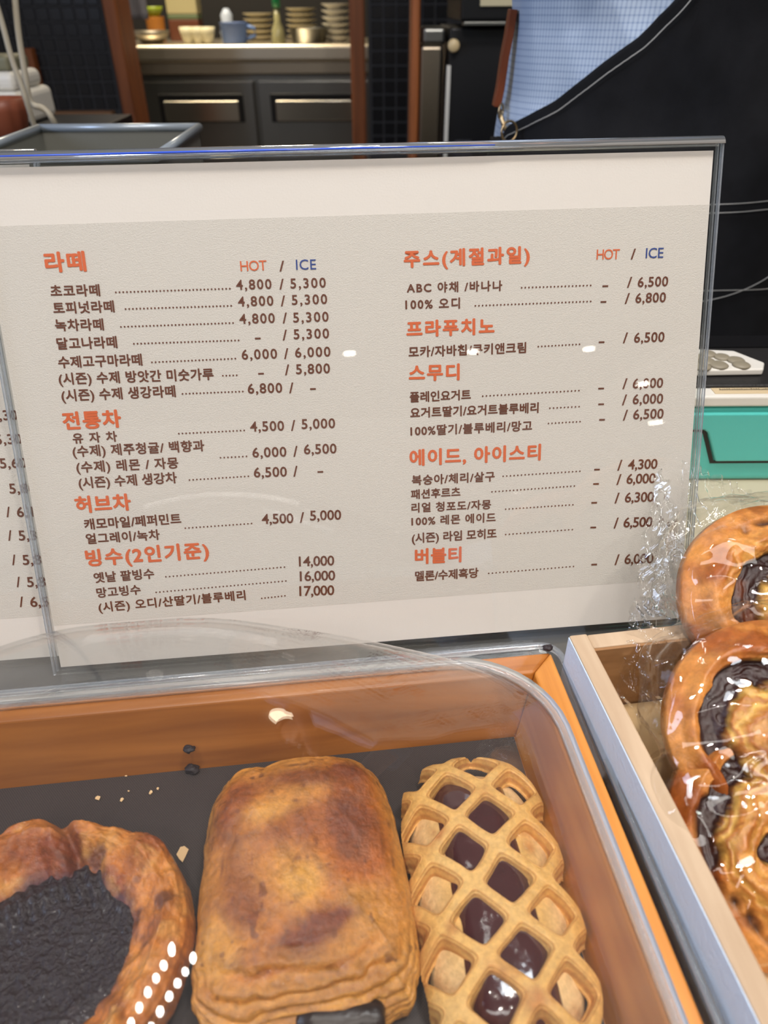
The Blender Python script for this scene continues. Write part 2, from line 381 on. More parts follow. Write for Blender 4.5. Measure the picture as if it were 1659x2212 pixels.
R('망고빙수', 211, 1291, 305, 1283, 21); dots(336, 1280.5, 619, 1256); price('16,000', 648, 1255, 76)
R('(시즌) 오디/산딸기/블루베리', 215, 1322, 531, 1295, 21); dots(564, 1293.5, 617, 1288); price('17,000', 647, 1287, 75)
# right column
R('주스(계절과일)', 873.5, 578, 1143, 568, 36, 'o', .010); Dg('HOT', 1288, 561, 1337.5, 560, 22, 'o', .005); slash(1362, 560); Dg('ICE', 1394, 558, 1432, 557, 22, 'u', .005)
def ppr(s, x, y): price(s, x, y, 65, 21)
R('ABC 야채 /바나나', 879, 633, 1084, 628, 22, 'b', .01); dots(1125, 623, 1277, 618); dash(1301, 614); slash(1354, 621); ppr('6,500', 1377, 620)
R('100% 오디', 876, 669, 993, 666, 23, 'b', .01); dots(1025, 662, 1277, 652.5); dash(1297, 648); slash(1349, 656); ppr('6,800', 1372, 654.5)
R('프라푸치노', 879, 728, 1067, 721, 34, 'o', .010)
R('모카/자바칩/쿠키앤크림', 883, 772, 1135.6, 762, 23); dots(1161, 750, 1253, 745); dash(1293, 735); slash(1345, 741); ppr('6,500', 1369, 740)
R('스무디', 884, 823, 991.6, 820, 34, 'o', .010)
R('플레인요거트', 885.5, 869, 1016.5, 863, 22); dots(1041, 857, 1251.6, 845); dash(1292, 835); slash(1344, 840); ppr('6,000', 1366, 839)
R('요거트딸기/요거트블루베리', 886.5, 903, 1162.5, 891, 22); dots(1186, 883, 1252, 879.7); dash(1292, 869); slash(1343, 875); ppr('6,000', 1366, 873)
R('100%딸기/블루베리/망고', 887, 942, 1148.5, 930, 22); dots(1183, 916, 1254, 912); dash(1294, 902.5); slash(1345, 908); ppr('6,500', 1367, 905.6)
R('에이드, 아이스티', 885.5, 1006, 1166.7, 993, 34, 'o', .010)
R('복숭아/체리/살구', 890, 1048, 1068, 1039, 21); dots(1085, 1030, 1253.7, 1019); dash(1283, 1010); slash(1333, 1016); price('4,300', 1355.7, 1014, 63)
R('패션후르츠', 888, 1078, 994, 1072, 20); dots(1061, 1063.5, 1241.8, 1051); dash(1281, 1041); slash(1331, 1047); price('6,000', 1352.6, 1045, 62)
R('리얼 청포도/자몽', 889, 1107, 1060, 1099, 20); dots(1090.5, 1101, 1238.6, 1091.5); dash(1277, 1081.6); slash(1327, 1087); price('6,300', 1349, 1085, 62)
R('100% 레몬 에이드', 889, 1136, 1070, 1127, 20)
R('(시즌) 라임 모히또', 890, 1173, 1072, 1162, 21); dots(1090.5, 1155.7, 1237.6, 1145); dash(1275, 1135); slash(1325, 1141); price('6,500', 1346, 1139, 62)
R('버블티', 897, 1218, 995.7, 1213, 32, 'o', .010)
R('멜론/수제흑당', 897, 1255, 1033, 1247, 21); dots(1054, 1239.6, 1240, 1224.6); dash(1277, 1215); slash(1327, 1220); price('6,000', 1348, 1218, 62)
nmain = len(import_texts)
# prices showing on the neighbouring sign, cut off by the near one
for s, x, y in (('5,300', -38, 915), ('5,300', -28, 968), ('5,600', -18, 1021), ('5,800', 3, 1077), ('6,100', 20, 1129), ('5,300', 24, 1181), ('5,800', 33, 1235), ('5,800', 43, 1284), ('6,500', 50, 1328)):
    price(s, x, y, 76, 22)
    if y > 1100: slash(x-24, y)

def make_text(entry, spacing=1.0):
    cu = bpy.data.curves.new('txt', 'FONT'); cu.body = entry[0]; cu.size = 1; cu.offset = entry[8]; cu.space_character = spacing
    cu.resolution_u = 3
    o = bpy.data.objects.new('txt', cu); COL.objects.link(o); return o
tobs = [make_text(e) for e in import_texts]
ref = {'K': make_text(('라', 'K', 0, 0, 0, 0, 0, 'b', 0)), 'D': make_text(('0', 'D', 0, 0, 0, 0, 0, 'b', 0))}
bpy.context.view_layer.update()
def tmesh(o):
    dg = bpy.context.evaluated_depsgraph_get(); e = o.evaluated_get(dg); me = e.to_mesh()
    V = np.array([v.co[:] for v in me.vertices]).reshape(-1, 3); Fc = [tuple(p.vertices) for p in me.polygons]; e.to_mesh_clear(); return V, Fc
refb = {k: (lambda V: (V[:, 1].min(), V[:, 1].max()))(tmesh(o)[0]) for k, o in ref.items()}
plan = []
for e, o in zip(import_texts, tobs):
    V, _ = tmesh(o); p0 = onsign(e[2], e[3]); p1 = onsign(e[4], e[5]); hh = onsign(e[2], e[3]-e[6])[1]-p0[1]
    sy = hh/(refb[e[1]][1]-refb[e[1]][0]); wd_ = np.linalg.norm(p1-p0)
    nat = (V[:, 0].max()-V[:, 0].min())*sy
    sp = 1.0
    if len(e[0]) > 1 and not e[0] in ('/', '-'): sp = min(max(wd_/nat, .8), 1.9)
    o.data.space_character = sp; plan.append((p0, p1, sy, wd_))
bpy.context.view_layer.update()
groups = {}
for idx, (e, o, (p0, p1, sy, wd_)) in enumerate(zip(import_texts, tobs, plan)):
    V, Fc = tmesh(o)
    if len(V) == 0: continue
    x0, x1 = V[:, 0].min(), V[:, 0].max(); sx = wd_/(x1-x0)
    if e[0] in ('/', '-'): pass
    X = (V[:, 0]-x0)*sx; Y = (V[:, 1]-(refb[e[1]][0]))*sy
    if e[0] == '-': Y = (V[:, 1]-V[:, 1].min())*sy; Y = Y+0*Y
    dr = (p1-p0)/np.linalg.norm(p1-p0)
    if e[0] == '/': dr = np.array([1., 0])
    A = p0[0]+X*dr[0]-Y*dr[1]; B_ = p0[1]+X*dr[1]+Y*dr[0]
    side = 0 if idx < nmain else 1
    key = (side, 'heading_print' if e[6] > 30 else ('hot_print' if e[7] == 'o' else 'ice_print' if e[7] == 'u' else 'price_print' if e[1] == 'D' else 'item_print'))
    groups.setdefault(key, []).append((A, B_, Fc))
for o in tobs+list(ref.values()):
    cu = o.data; bpy.data.objects.remove(o); bpy.data.curves.remove(cu)

a0, b1 = onsign(-52, 343); a1, _ = onsign(1535, 330)
aR = (onsign(1536, 400)[0]+onsign(1478, 1179)[0])/2
bT = onsign(800, 343)[1]; bB = onsign(1100, 1364)[1]; aL = onsign(36, 900)[0]
sign = thing('menu_sign', signpt((aL+aR)/2, bB), 'large clear menu holder with white sheet of orange headings and brown prices', 'menu sign')
def sbox(name, A0, A1, B0, B1, n0, n1, mat, par, bv=0):
    o = MB().box(signpt(0, 0), sh, su, SN, A0, A1, B0, B1, n0, n1).build(name, mat, par)
    if bv: bevel(o, bv, 2)
    return o
M['tO'] = plain('orange_ink', srgb(212, 104, 62), .6); M['tB'] = plain('brown_ink', srgb(104, 60, 44), .6); M['tU'] = plain('blue_ink', srgb(52, 74, 140), .6)
def build_sign(root, aL, aR, bB, bT, side, off):
    sheet = sbox('menu_sheet', aL, aR, bB, bT, off-.0006, off, M['paper'], root)
    if side == 0:
        bt = onsign(830, 463)[1]; bb = onsign(1108, 1277)[1]
    else: bt = bT-.05; bb = bB+.03
    sbox('printed_panel', aL, aR, bb, bt, off, off+.0001, M['print'], sheet)
    for (sd, nm), L_ in groups.items():
        if sd != side: continue
        for A, B_, Fc in L_:
            mb = MB(); dl = {'heading_print': .00030, 'item_print': .00013, 'price_print': .00005}.get(nm, 0)
            for q_, (da, db) in enumerate(((0, 0), (dl, 0), (-dl, 0), (0, dl), (0, -dl)) if dl else ((0, 0),)):
                mb.add([signpt(a+da, b+db, off+.0004-q_*.00001) for a, b in zip(A, B_)], Fc)
            mb.build(nm, M['tO'] if nm in ('heading_print', 'hot_print') else M['tU'] if nm == 'ice_print' else M['tB'], sheet)
    # clear holder: front pane, back pane, rolled top
    e = .0035; tR = aR+.0035; tL = aL-.003
    sbox('front_pane', tL, tR, bB-.004, bT+.006, off+.0012, off+.0032, M['clear'], root)
    sbox('back_pane', tL, tR, bB-.004, bT+.004, off-.0045, off-.0025, M['clear'], root)
    for nm, x in (('right_edge', tR), ('left_edge', tL-.0012)):
        sbox(nm, x, x+.0012, bB-.004, bT+.004, off+.0010, off+.0034, M['edge'], root)
        sbox(nm, x, x+.0012, bB-.004, bT+.004, off-.0047, off-.0023, M['edge'], root)
    P = []; n = 14; r = .0052; cN = off-.0005
    prof = []
    for k in range(n+1):
        a = pi*k/n; prof.append((bT+.003+r*sin(a)*1.0, cN+r*cos(a)))
    ri = r-.0022
    prof += [(bT+.003+ri*sin(pi*k/n), cN+ri*cos(pi*k/n)) for k in range(n, -1, -1)]
    V = [signpt(a, b, q) for a in (tL-.0012, tR+.0012) for b, q in prof]; k = len(prof)
    Fc = [(i, (i+1) % k, k+(i+1) % k, k+i) for i in range(k)]
    for i in range(n): Fc += [(i, 2*n+1-i, 2*n-i, i+1), (k+i, k+i+1, k+2*n-i, k+2*n+1-i)]
    mesh('rolled_top', V, Fc, M['edge'], root, True)
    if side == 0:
        q_ = MB().tube([signpt(a_, bT+.0045, .0062) for a_ in (tL, tL+(tR-tL)*.35, tL+(tR-tL)*.68)], [.0004, .0007, .0003], 6).build('blue_reflection_line', plain('painted_blue_reflection', srgb(60, 96, 220), .2), root, True)  # blue reflection along the rolled top, painted as a thin coloured strip
build_sign(sign, aL, aR, bB, bT, 0, 0)
mb = MB()
for x0, y0, x1, y1 in DOTS:
    p0, p1 = onsign(x0+1.5, y0-1.5), onsign(x1-1.5, y1-1.5); n = int(round((x1-x0)/8.0))
    for k in range(n+1):
        c = p0+(p1-p0)*k/max(n, 1); r = .00053
        mb.add([signpt(c[0]+r*cos(2*pi*j/8), c[1]+r*sin(2*pi*j/8), .0004) for j in range(8)], [tuple(range(8))])
sheet = [c for c in sign.children if c.name.startswith('menu_sheet')][0]
tag(mb.build('dot_leader', M['tB'], sheet), kind='stuff')
# base foot with clipped corner, lying on the counter
Z0 = np.array([0, 0, ZT])
fp = signpt((aL+aR)/2, bB); c0 = onz(1103, 1384, ZT+.003); c1 = onz(1225, 1374, ZT+.003)
foot_o = signpt(0, bB-.002); foot_o = np.array([foot_o[0], foot_o[1], ZT])
nb = np.array([sin(AZ), -cos(AZ), 0])
mb = MB(); P, Fc = prism([(aL, -.035), (aR, -.035), (aR, .012), (aR-.03, .016), (aR-.06, .022), (aL, .022)], foot_o+nb*0, sh, nb, np.array([0, 0, 1.]), .0005, .003)
mb.add(P, Fc); bevel(mb.build('foot_plate', M['clear'], sign), .0005)
# left neighbour
cornL = onsign(55, 320, .0)
s2 = thing('menu_sign', signpt(cornL[0]-.2, bB, -.02), 'second acrylic menu holder at the left edge, half hidden behind the nearer sign', 'menu sign')
for k in list(groups):
    if k[0] == 1: pass
build_sign(s2, cornL[0]-.42, cornL[0]-.004, bB+.002, bT+.004, 1, -.0135)

# ============================================================ WOODEN TRAY + ACRYLIC LID
TA = radians(6.4)
TO = onz(1190, 1408, ZT+.055); TO = np.array([TO[0], TO[1], ZT])
TU = np.array([cos(TA), sin(TA), 0]); TV = np.array([-sin(TA), cos(TA), 0]); TZ = np.array([0, 0, 1.])
def tp(u, v, z): return TO+TU*u+TV*v+TZ*z
UL, VF = -.46, -.30
M['traywood'] = wood('honey_wood', srgb(150, 88, 34), srgb(196, 124, 54), -TA, (6, 60, 60), .38, coat=.25)
M['traywood2'] = wood('honey_wood_side', srgb(176, 106, 40), srgb(212, 142, 62), pi/2-TA, (6, 60, 60), .38, coat=.25)
tray = thing('wooden_tray', tp(UL/2, VF/2, 0), 'honey coloured wooden tray lined with dark mesh, holding three pastries under the clear lid', 'tray')
def rail(name, prof, p0, p1, m0, m1, mat):
    """mitred rail: profile (inset, z) swept from p0 to p1, inset moves the ends by m0/m1"""
    P0, P1 = np.array(p0, float), np.array(p1, float); d = (P1-P0)/np.linalg.norm(P1-P0); nrm = np.array([-d[1], d[0]])
    V = []
    for s_, P_, mm in ((0, P0, m0), (1, P1, m1)):
        for ins, z in prof:
            q = P_+nrm*ins+d*(mm*ins); V.append(tp(q[0], q[1], z))
    k = len(prof); Fc = [(i, (i+1) % k, k+(i+1) % k, k+i) for i in range(k)]+[tuple(range(k))[::-1], tuple(range(k, 2*k))]
    o = mesh(name, V, Fc, mat, tray); bevel(o, .0016, 3); return o
prof = [(0, .003), (0, .055), (.0140, .055), (.0237, .010), (.0237, .003)]
rail('rail', prof, (0, VF), (0, 0), 1, -1, M['traywood2'])
rail('rail', prof, (0, 0), (UL, 0), 1, -1, M['traywood'])
rail('rail', prof, (UL, 0), (UL, VF), 1, -1, M['traywood2'])
rail('rail', prof, (UL, VF), (0, VF), 1, -1, M['traywood'])
mesh('tray_floor', *(lambda mb: (mb.V, mb.F))(MB().box(TO, TU, TV, TZ, UL+.02, -.02, VF+.02, -.02, .003, .010)), M['traywood'], tray)
# dark woven liner
m_, N_, L_, B_n = newmat('dark_mesh_liner'); B_n.inputs['Base Color'].default_value = srgb(52, 42, 38); B_n.inputs['Roughness'].default_value = .55
tc = N_.new('ShaderNodeTexCoord'); ck = N_.new('ShaderNodeTexChecker'); ck.inputs['Scale'].default_value = 1400
bp = N_.new('ShaderNodeBump'); bp.inputs['Strength'].default_value = .5; bp.inputs['Distance'].default_value = .0006
ck.inputs[1].default_value = srgb(62, 50, 46); ck.inputs[2].default_value = srgb(38, 30, 28)
L_.new(tc.outputs['Object'], ck.inputs[0]); L_.new(ck.outputs['Fac'], bp.inputs['Height']); L_.new(bp.outputs[0], B_n.inputs['Normal']); L_.new(ck.outputs['Color'], B_n.inputs['Base Color'])
liner = mesh('mesh_liner', *(lambda mb: (mb.V, mb.F))(MB().box(TO, TU, TV, TZ, UL+.0245, -.0245, VF+.0245, -.0245, .010, .0118)), m_, None)
tag(liner, 'dark brown woven baking mesh lying in the honey wood tray', 'liner')
# thin clear sleeve around the tray
sl = thing('acrylic_case', tp(UL/2, VF/2, 0), 'low clear acrylic case fitted round the honey wood tray', 'case')
o_ = rrect(UL-.0055, .0055, VF-.0055, .0055, .012); i_ = rrect(UL-.003, .003, VF-.003, .003, .010)
n = len(o_)
V = [tp(x, y, z) for z in (.001, .0555) for x, y in o_]+[tp(x, y, z) for z in (.001, .0555) for x, y in i_]
Fc = []
for i in range(n):
    j = (i+1) % n; Fc += [(i, j, n+j, n+i), (3*n+i, 3*n+j, 2*n+j, 2*n+i), (n+i, n+j, 3*n+j, 3*n+i), (2*n+i, 2*n+j, j, i)]
mesh('case_wall', V, Fc, M['clear'], sl, True)
V = [tp(x, y, z) for z in (.0535, .0572) for x, y in rrect(UL-.0065, .0065, VF-.0065, .0065, .013)]+[tp(x, y, z) for z in (.0535, .0572) for x, y in rrect(UL-.0035, .0035, VF-.0035, .0035, .0105)]
mesh('case_rim', V, Fc, M['edge'], sl, True)

# the lid: long domed acrylic cover
lid = thing('domed_cover', tp(-.225, -.148, .0555), 'clear domed acrylic lid standing on the rim of the honey wood tray', 'lid')
LH = .088; LA = .2135; LB = .143; LC = (-.225, -.148)
rings = []; NR = 46; NS = 160
def ringpts(au, bv_, r, n=NS):
    r = min(r, au*.999, bv_*.999); base = rrect(-au, au, -bv_, bv_, r, 16)
    # resample evenly
    P_ = np.array(base+[base[0]]); sg = np.linalg.norm(np.diff(P_, axis=0), axis=1); cum = np.r_[0, np.cumsum(sg)]; t = np.linspace(0, cum[-1], n, endpoint=False)
    return np.stack([np.interp(t, cum, P_[:, 0]), np.interp(t, cum, P_[:, 1])], 1)
V = []
for k in range(NR):
    q = sin(pi/2*(k/(NR-1)))*.9995
    au = LA*(np.arccos(q)*2/pi*.86+.14*sqrt(1-q*q)); bv_ = LB*(1-q**5.0)**(1/2.6)
    R0 = .052*(1-q)+min(au, bv_)*q
    for x, y in ringpts(max(au, .0015), max(bv_, .0012), R0): V.append(tp(LC[0]+x, LC[1]+y, .058+LH*q))
Fc = gridF(NR, NS, True)[:, ::-1]
Fc = [tuple(f) for f in Fc]+[tuple((NR-1)*NS+j for j in range(NS))]
dome = mesh('dome', V, Fc, M['lid'], lid, True)
so = dome.modifiers.new('thick', 'SOLIDIFY'); so.thickness = .002; so.offset = -1
# flange
V = []
for au, bv_, r, z in ((LA-.002, LB-.002, .051, .0558), (LA+.004, LB+.004, .056, .0558), (LA+.004, LB+.004, .056, .0592), (LA-.002, LB-.002, .051, .0592)):
    for x, y in ringpts(au, bv_, r): V.append(tp(LC[0]+x, LC[1]+y, z))
Fc = [tuple(f) for f in gridF(4, NS, True)]+[(3*NS+j, j, (j+1) % NS, 3*NS+(j+1) % NS) for j in range(NS)]
M['flange'] = plain('frosted_edge', (.78, .80, .82, 1), .15); M['flange'].node_tree.nodes['Principled BSDF'].inputs['Transmission Weight'].default_value = .8
mesh('flange', V, Fc, M['flange'], lid, True)

# ============================================================ PASTRIES
M['dough'] = baked('glazed_dough', .30, .8, 320, .75, .36, .02); M['doughdry'] = baked('dry_dough', .5, .08, 320, .5, .25, .04)
M['filling'] = plain('blueberry_filling', srgb(34, 20, 26), .4, bump=1.0, bscale=520, coat=.15, var=.5, vscale=300)
M['jam'] = plain('purple_jam', srgb(66, 26, 30), .12, bump=.12, bscale=160, coat=.7, var=.25, vscale=80)
M['choc'] = plain('dark_chocolate', srgb(38, 24, 20), .35, bump=.3)
cGold = C(222, 160, 92); cPale = C(236, 196, 140); cBrown = C(170, 92, 34); cDark = C(112, 52, 22); cYel = C(218, 172, 82)
spow = lambda x, e: np.sign(x)*np.abs(x)**e

# --- big puff
PU, PV = -.1500, -.1045
puff = thing('puff_pastry', tp(PU, PV, .0118), 'large glossy golden pillow puff pastry with chocolate ends in the middle of the tray', 'pastry')
na, nb_ = 260, 420
ph = np.linspace(0, pi*.5+.55, na)[:, None]; th = np.linspace(0, 2*pi, nb_, endpoint=False)[None, :]
e1, e2 = .42, .60
X = spow(np.cos(th), e1)*spow(np.sin(ph), e2); Y = spow(np.sin(th), e1)*spow(np.sin(ph), e2); Zc = spow(np.cos(ph), .85)+0*th
hw, hl, ht = .0485, .0625, .0300
tw = 1+.06*(Y < 0)*np.abs(Y)-.10*np.clip(Y, 0, 1)**2+.04*fbm(Y*2+3, Zc*1.5, 1)
x = hw*X*tw; y = hl*Y*(1+.04*fbm(X*3, Zc*2+5, 4)); z = ht*Zc+ .0140
lump = fbm(x*38+9, y*38+2, z*30, 5); fine = fbm(x*150, y*150+5, z*150, 4)
nx, ny, nz = X/ (1), Y, Zc; nl = np.sqrt(nx**2+ny**2+nz**2)+1e-6
front = smooth(.45, .95, -Y)
lam = np.sin((z*1450)+fbm(x*40, y*40, z*40)*6)*.0009*front
lamb = np.sin(((y+.2*x)*520)+fbm(x*30, y*60, 2)*5)*.0006*smooth(.15, .8, -Y)
back = smooth(.75, 1., Y); lamk = np.sin(z*1300+fbm(x*60, y*60)*5)*.0006*back
wr = fbm(x*50+y*30+1, y*22-x*20, 3, 4)
disp = lump*.0024+fine*.0005+lam+lamb+lamk-.0014*np.abs(wr)*2
x += nx/nl*disp; y += ny/nl*disp; z = np.maximum(z+nz/nl*disp, .0)
t1 = smooth(.30, .95, Zc+.25*lump)
brown = np.clip(t1*(.55+.95*fbm(x*30+4, y*24+7, 2, 4)+.25), 0, 1)
patch = smooth(.12, .5, fbm(x*42+13, y*30+1, 5, 4))*smooth(.2, .8, Zc)
colr = mixc(C(226, 156, 70), C(182, 96, 20), brown); colr = mixc(colr, C(110, 54, 24), patch*.7)
def spot(u, v, a, b, ang=0): c_, s_ = cos(ang), sin(ang); X_ = (x-u)*c_+(y-v)*s_; Y_ = -(x-u)*s_+(y-v)*c_; return np.exp(-((X_/a)**2+(Y_/b)**2)**1.3)
nz1 = fbm(x*70, y*70, 4, 5)*1.2
for (u_, v_, a_, b_, k_) in ((-.004, -.012, .013, .014, .8), (-.010, .024, .016, .007, .7), (.024, -.030, .012, .010, .6), (-.036, -.034, .010, .012, .6)):
    colr = mixc(colr, C(232, 168, 74), np.clip(spot(u_, v_, a_, b_, .3)*(1.1+nz1), 0, 1)*k_*smooth(.1, .5, Zc))
sp_n = fbm(x*240, y*240, z*240, 2); colr = mixc(colr, C(96, 44, 14), smooth(.42, .60, sp_n)*.7)
for (u_, v_, a_, b_, g_, k_) in ((.008, .040, .030, .007, .05, .9), (-.030, .006, .010, .026, .25, .75), (-.022, -.020, .012, .010, 0, .7), (.004, -.036, .022, .008, .35, 1.0), (.026, .012, .012, .012, 0, .65), (-.026, .034, .006, .006, 0, .6), (.0, .012, .014, .012, .4, .45), (.010, -.050, .014, .004, .3, .6)):
    colr = mixc(colr, C(122, 54, 12), np.clip(spot(u_, v_, a_, b_, g_)*(1.2+nz1), 0, 1)*k_*smooth(.2, .6, Zc))
lines = .5+.5*np.sin(z*1450+fbm(x*40, y*40, z*40)*6); colr = mixc(colr, C(206, 150, 66), front*.6*lines); colr = mixc(colr, C(150, 84, 30), smooth(.75, 1, lines)*front*.5)
ridge = smooth(.0, .12, np.abs(wr)); colr = mixc(colr*.78, colr, ridge)
Vw = np.array(TO)+x[..., None]*TU+y[..., None]*TV+0
cc = tp(PU, PV, .0118)
rot = radians(2.0)
xx = x*cos(rot)-y*sin(rot); yy = x*sin(rot)+y*cos(rot)
Vw = cc+xx[..., None]*TU+yy[..., None]*TV+z[..., None]*TZ
mesh('crust', Vw.reshape(-1, 3), gridF(na, nb_, True), M['dough'], puff, True, colr.reshape(-1, 3))
# chocolate sticks showing at the open end
def blob(name, c, ax, L, r, mat, par, ang=0, sq=.6, nz_=.0008, colr=None, ncount=(40, 28)):
    a = np.linspace(0, pi, ncount[0])[:, None]; b = np.linspace(0, 2*pi, ncount[1], endpoint=False)[None, :]
    X_ = spow(np.cos(a), .6)*L+0*b; Y_ = np.sin(a)**.5*np.cos(b)*r; Z_ = np.sin(a)**.5*np.sin(b)*r*sq
    nn = fbm(X_*120+c[0]*50, Y_*120, Z_*120, 3)*nz_; k = 1+nn/max(r, 1e-4)
    X_, Y_, Z_ = X_*k, Y_*k, Z_*k
    ex = TU*cos(ang)+TV*sin(ang); ey = -TU*sin(ang)+TV*cos(ang)
    V_ = np.asarray(c)+X_[..., None]*ex+Y_[..., None]*ey+Z_[..., None]*TZ
    return mesh(name, V_.reshape(-1, 3), gridF(*ncount, True), mat, par, True, None if colr is None else np.tile(colr, (V_.shape[0]*V_.shape[1], 1)))
blob('chocolate', tp(-.178, -.1665, .030), 0, .011, .0065, M['choc'], puff, .05, .8)
blob('chocolate', tp(-.136, -.1650, .034), 0, .019, .0065, M['choc'], puff, -.06, .8)
blob('dough_fold', tp(-.150, -.174, .024), 0, .026, .009, M['dough'], puff, -.05, .7, .0015, cPale*.8)

# --- lattice pastry
LU, LV = -.0620, -.118
lat = thing('lattice_pastry', tp(LU, LV, .0118), 'pale oblong lattice topped pastry showing purple jam, at the right end of the tray', 'pastry')
lw, ll = .0375, .0700; lrot = radians(0)
def lath(xn, yn):   # body height over the footprint
    rr = np.clip(np.abs(xn)**2.6+np.abs(yn)**4, 0, 1); return .0235*(1-rr)**.5
def latput(x, y, z):
    return tp(LU, LV, .0118)+(x*cos(lrot)-y*sin(lrot))[..., None]*TU+(x*sin(lrot)+y*cos(lrot))[..., None]*TV+z[..., None]*TZ
r_ = np.linspace(0, 1, 90)[:, None]; t_ = np.linspace(0, 2*pi, 220, endpoint=False)[None, :]
rr = np.sin(r_*pi/2)**1.0
xn = spow(np.cos(t_), .75)*rr; yn = spow(np.sin(t_), .55)*rr
x = xn*lw*.93; y = yn*ll*.97; z = .0225*np.sqrt(np.clip(1-rr**3.2, 0, 1))+0*x; z += fbm(x*60, y*60, 3)*.0012*(rr < .98)
colr = mixc(C(226, 178, 98), C(232, 200, 150), smooth(.4, 1, rr+0*x)); colr = mixc(colr, C(190, 120, 60), smooth(.1, .6, fbm(x*50+3, y*50, 2)))
V_ = latput(x, y, np.maximum(z, 0)); Vb = V_.reshape(-1, 3)
mesh('dough_base', Vb, gridF(90, 220, True), M['doughdry'], lat, True, colr.reshape(-1, 3))
# jam pool
gx, gy = np.meshgrid(np.linspace(-1, 1, 70), np.linspace(-1, 1, 130), indexing='ij')
jx = gx*lw*.56-.001; jy = gy*ll*.86
edge = np.maximum(np.abs(gx)**3, np.abs(gy)**6)
base_z = .0225*np.sqrt(np.clip(1-(np.abs(jx/(lw*.93))**2+np.abs(jy/(ll*.97))**4)**1.6, 0, 1))
jz = base_z+.0022-.006*edge**2+.0006*fbm(jx*90, jy*90, 1)
mesh('jam', latput(jx, jy, jz).reshape(-1, 3), gridF(70, 130), M['jam'], lat, True)
# lattice strips
nu, nv = 400, 700
gx, gy = np.meshgrid(np.linspace(-1.12, 1.12, nu), np.linspace(-1.06, 1.06, nv), indexing='ij')
x = gx*lw; y = gy*ll
wob = fbm(x*45, y*45, 8, 3)*.0018; wob2 = fbm(x*45+9, y*45, 3, 3)*.0018
PX, PY = .0168, .0159
p = (x+wob)/PX+(y+wob2)/PY+.75; q = (x+wob2)/PX-(y+wob)/PY+.524
k1 = 1/sqrt(1/PX**2+1/PY**2)
dp = np.abs(p-2*np.round(p/2))*k1; dq = np.abs(q-2*np.round(q/2))*k1
hwid = .0021
KS = 750.; dm = -np.log(np.exp(-dp*KS)+np.exp(-dq*KS))/KS
bmp = .0052*np.sqrt(np.clip(1-(np.maximum(dm, 0)/(hwid*1.9))**3, 0, 1))-.0062*smooth(hwid*1.1, hwid*2.6, dm)
R2 = (np.abs(gx)**2.8+np.abs(gy)**4.5)
sag = .0225*np.sqrt(np.clip(1-(np.abs(x/(lw*1.08))**2.4+np.abs(y/(ll*1.06))**5)**1.25, 0, 1))
flute = .00032*np.sin(dm*6800)*smooth(hwid*.6, hwid*1.0, dm)
z = sag+.0008+bmp+flute+fbm(x*70, y*70, 5)*.0008
keep = (R2 < 1.10+.05*fbm(gx*5, gy*5, 2)) & (dm < hwid*2.5)
colr = mixc(C(236, 190, 116), C(220, 164, 84), .5+.5*fbm(x*60, y*60, 2)); colr = mixc(colr, C(176, 104, 48), smooth(.15, .55, fbm(x*40+7, y*40+2, 9, 4))*.85)
colr = mixc(colr, C(196, 132, 70), smooth(.0, .8, np.sin(dm*6800))*smooth(hwid*.6, hwid*1.0, dm)*.7)
V_ = latput(x, y, np.maximum(z, .0004)).reshape(-1, 3); Fa = gridF(nu, nv); kf = keep.reshape(-1)[Fa].all(1); Fa = Fa[kf]
used = np.unique(Fa); remap = -np.ones(len(V_), int); remap[used] = np.arange(len(used))
lo = mesh('lattice', V_[used], remap[Fa], M['doughdry'], lat, True, colr.reshape(-1, 3)[used])

# --- blueberry danish
DU, DV = -.2630, -.1270
dan = thing('blueberry_danish', tp(DU, DV, .0118), 'round brown danish with a dark blueberry filling, left of the big puff pastry', 'pastry')
na, nb_ = 200, 420
rr = np.linspace(0, 1.0, na)[:, None]; th = np.linspace(0, 2*pi, nb_, endpoint=False)[None, :]
# param: 0..1 -> inner bowl, rim, outside wall
s = rr+0*th
Rr = .0635*(1+.035*np.sin(3*th+1.0)+.05*fbm(np.cos(th)*2, np.sin(th)*2, 1)+.05*np.exp(-((np.mod(th-1.85+pi, 2*pi)-pi)/.16)**2))
prof_r = np.interp(s, [0, .35, .62, .80, .92, 1], [0, .50, .80, .97, 1.0, .93])
prof_z = np.interp(s, [0, .30, .50, .64, .76, .87, .95, 1], [.013, .015, .027, .036, .033, .022, .009, .0])
pl = np.sin(th*34+2*fbm(np.cos(th)*3, np.sin(th)*3, 2))
tf = smooth(.25, .6, s)*(1-smooth(.9, 1, s))
x = Rr*prof_r*np.cos(th); y = Rr*prof_r*np.sin(th); z = prof_z+0*th
twist = fbm(x*45+2, y*45, 1, 5)
fold = np.abs(fbm(np.cos(th)*3+s*2, np.sin(th)*3-s*2, 6, 3))
fine = fbm(x*170, y*170, z*170, 4)
hook = np.exp(-((np.mod(th-.95-s*.9+pi, 2*pi)-pi)/.10)**2)+.8*np.exp(-((np.mod(th+.75+s*1.2+pi, 2*pi)-pi)/.09)**2)+.7*np.exp(-((np.mod(th-2.4-s+pi, 2*pi)-pi)/.12)**2)
fold2 = fbm(x*85+4*s, y*85, 9, 4)
z = z+tf*(pl*.0006*(th > 1.1)*(th < 2.4)*(s < .6)+twist*.0060-.009*fold+fold2*.0035+fine*.0011-.007*hook)
x = x*(1+tf*twist*.05); y = y*(1+tf*twist*.05)
lay = np.sin(s*150+twist*14)
z = np.maximum(z+tf*lay*.0001, 0)
colr = mixc(C(208, 126, 44), C(146, 68, 20), smooth(-.2, .4, twist)); colr = mixc(colr, C(226, 160, 80), smooth(.1, .5, -twist)*.8)
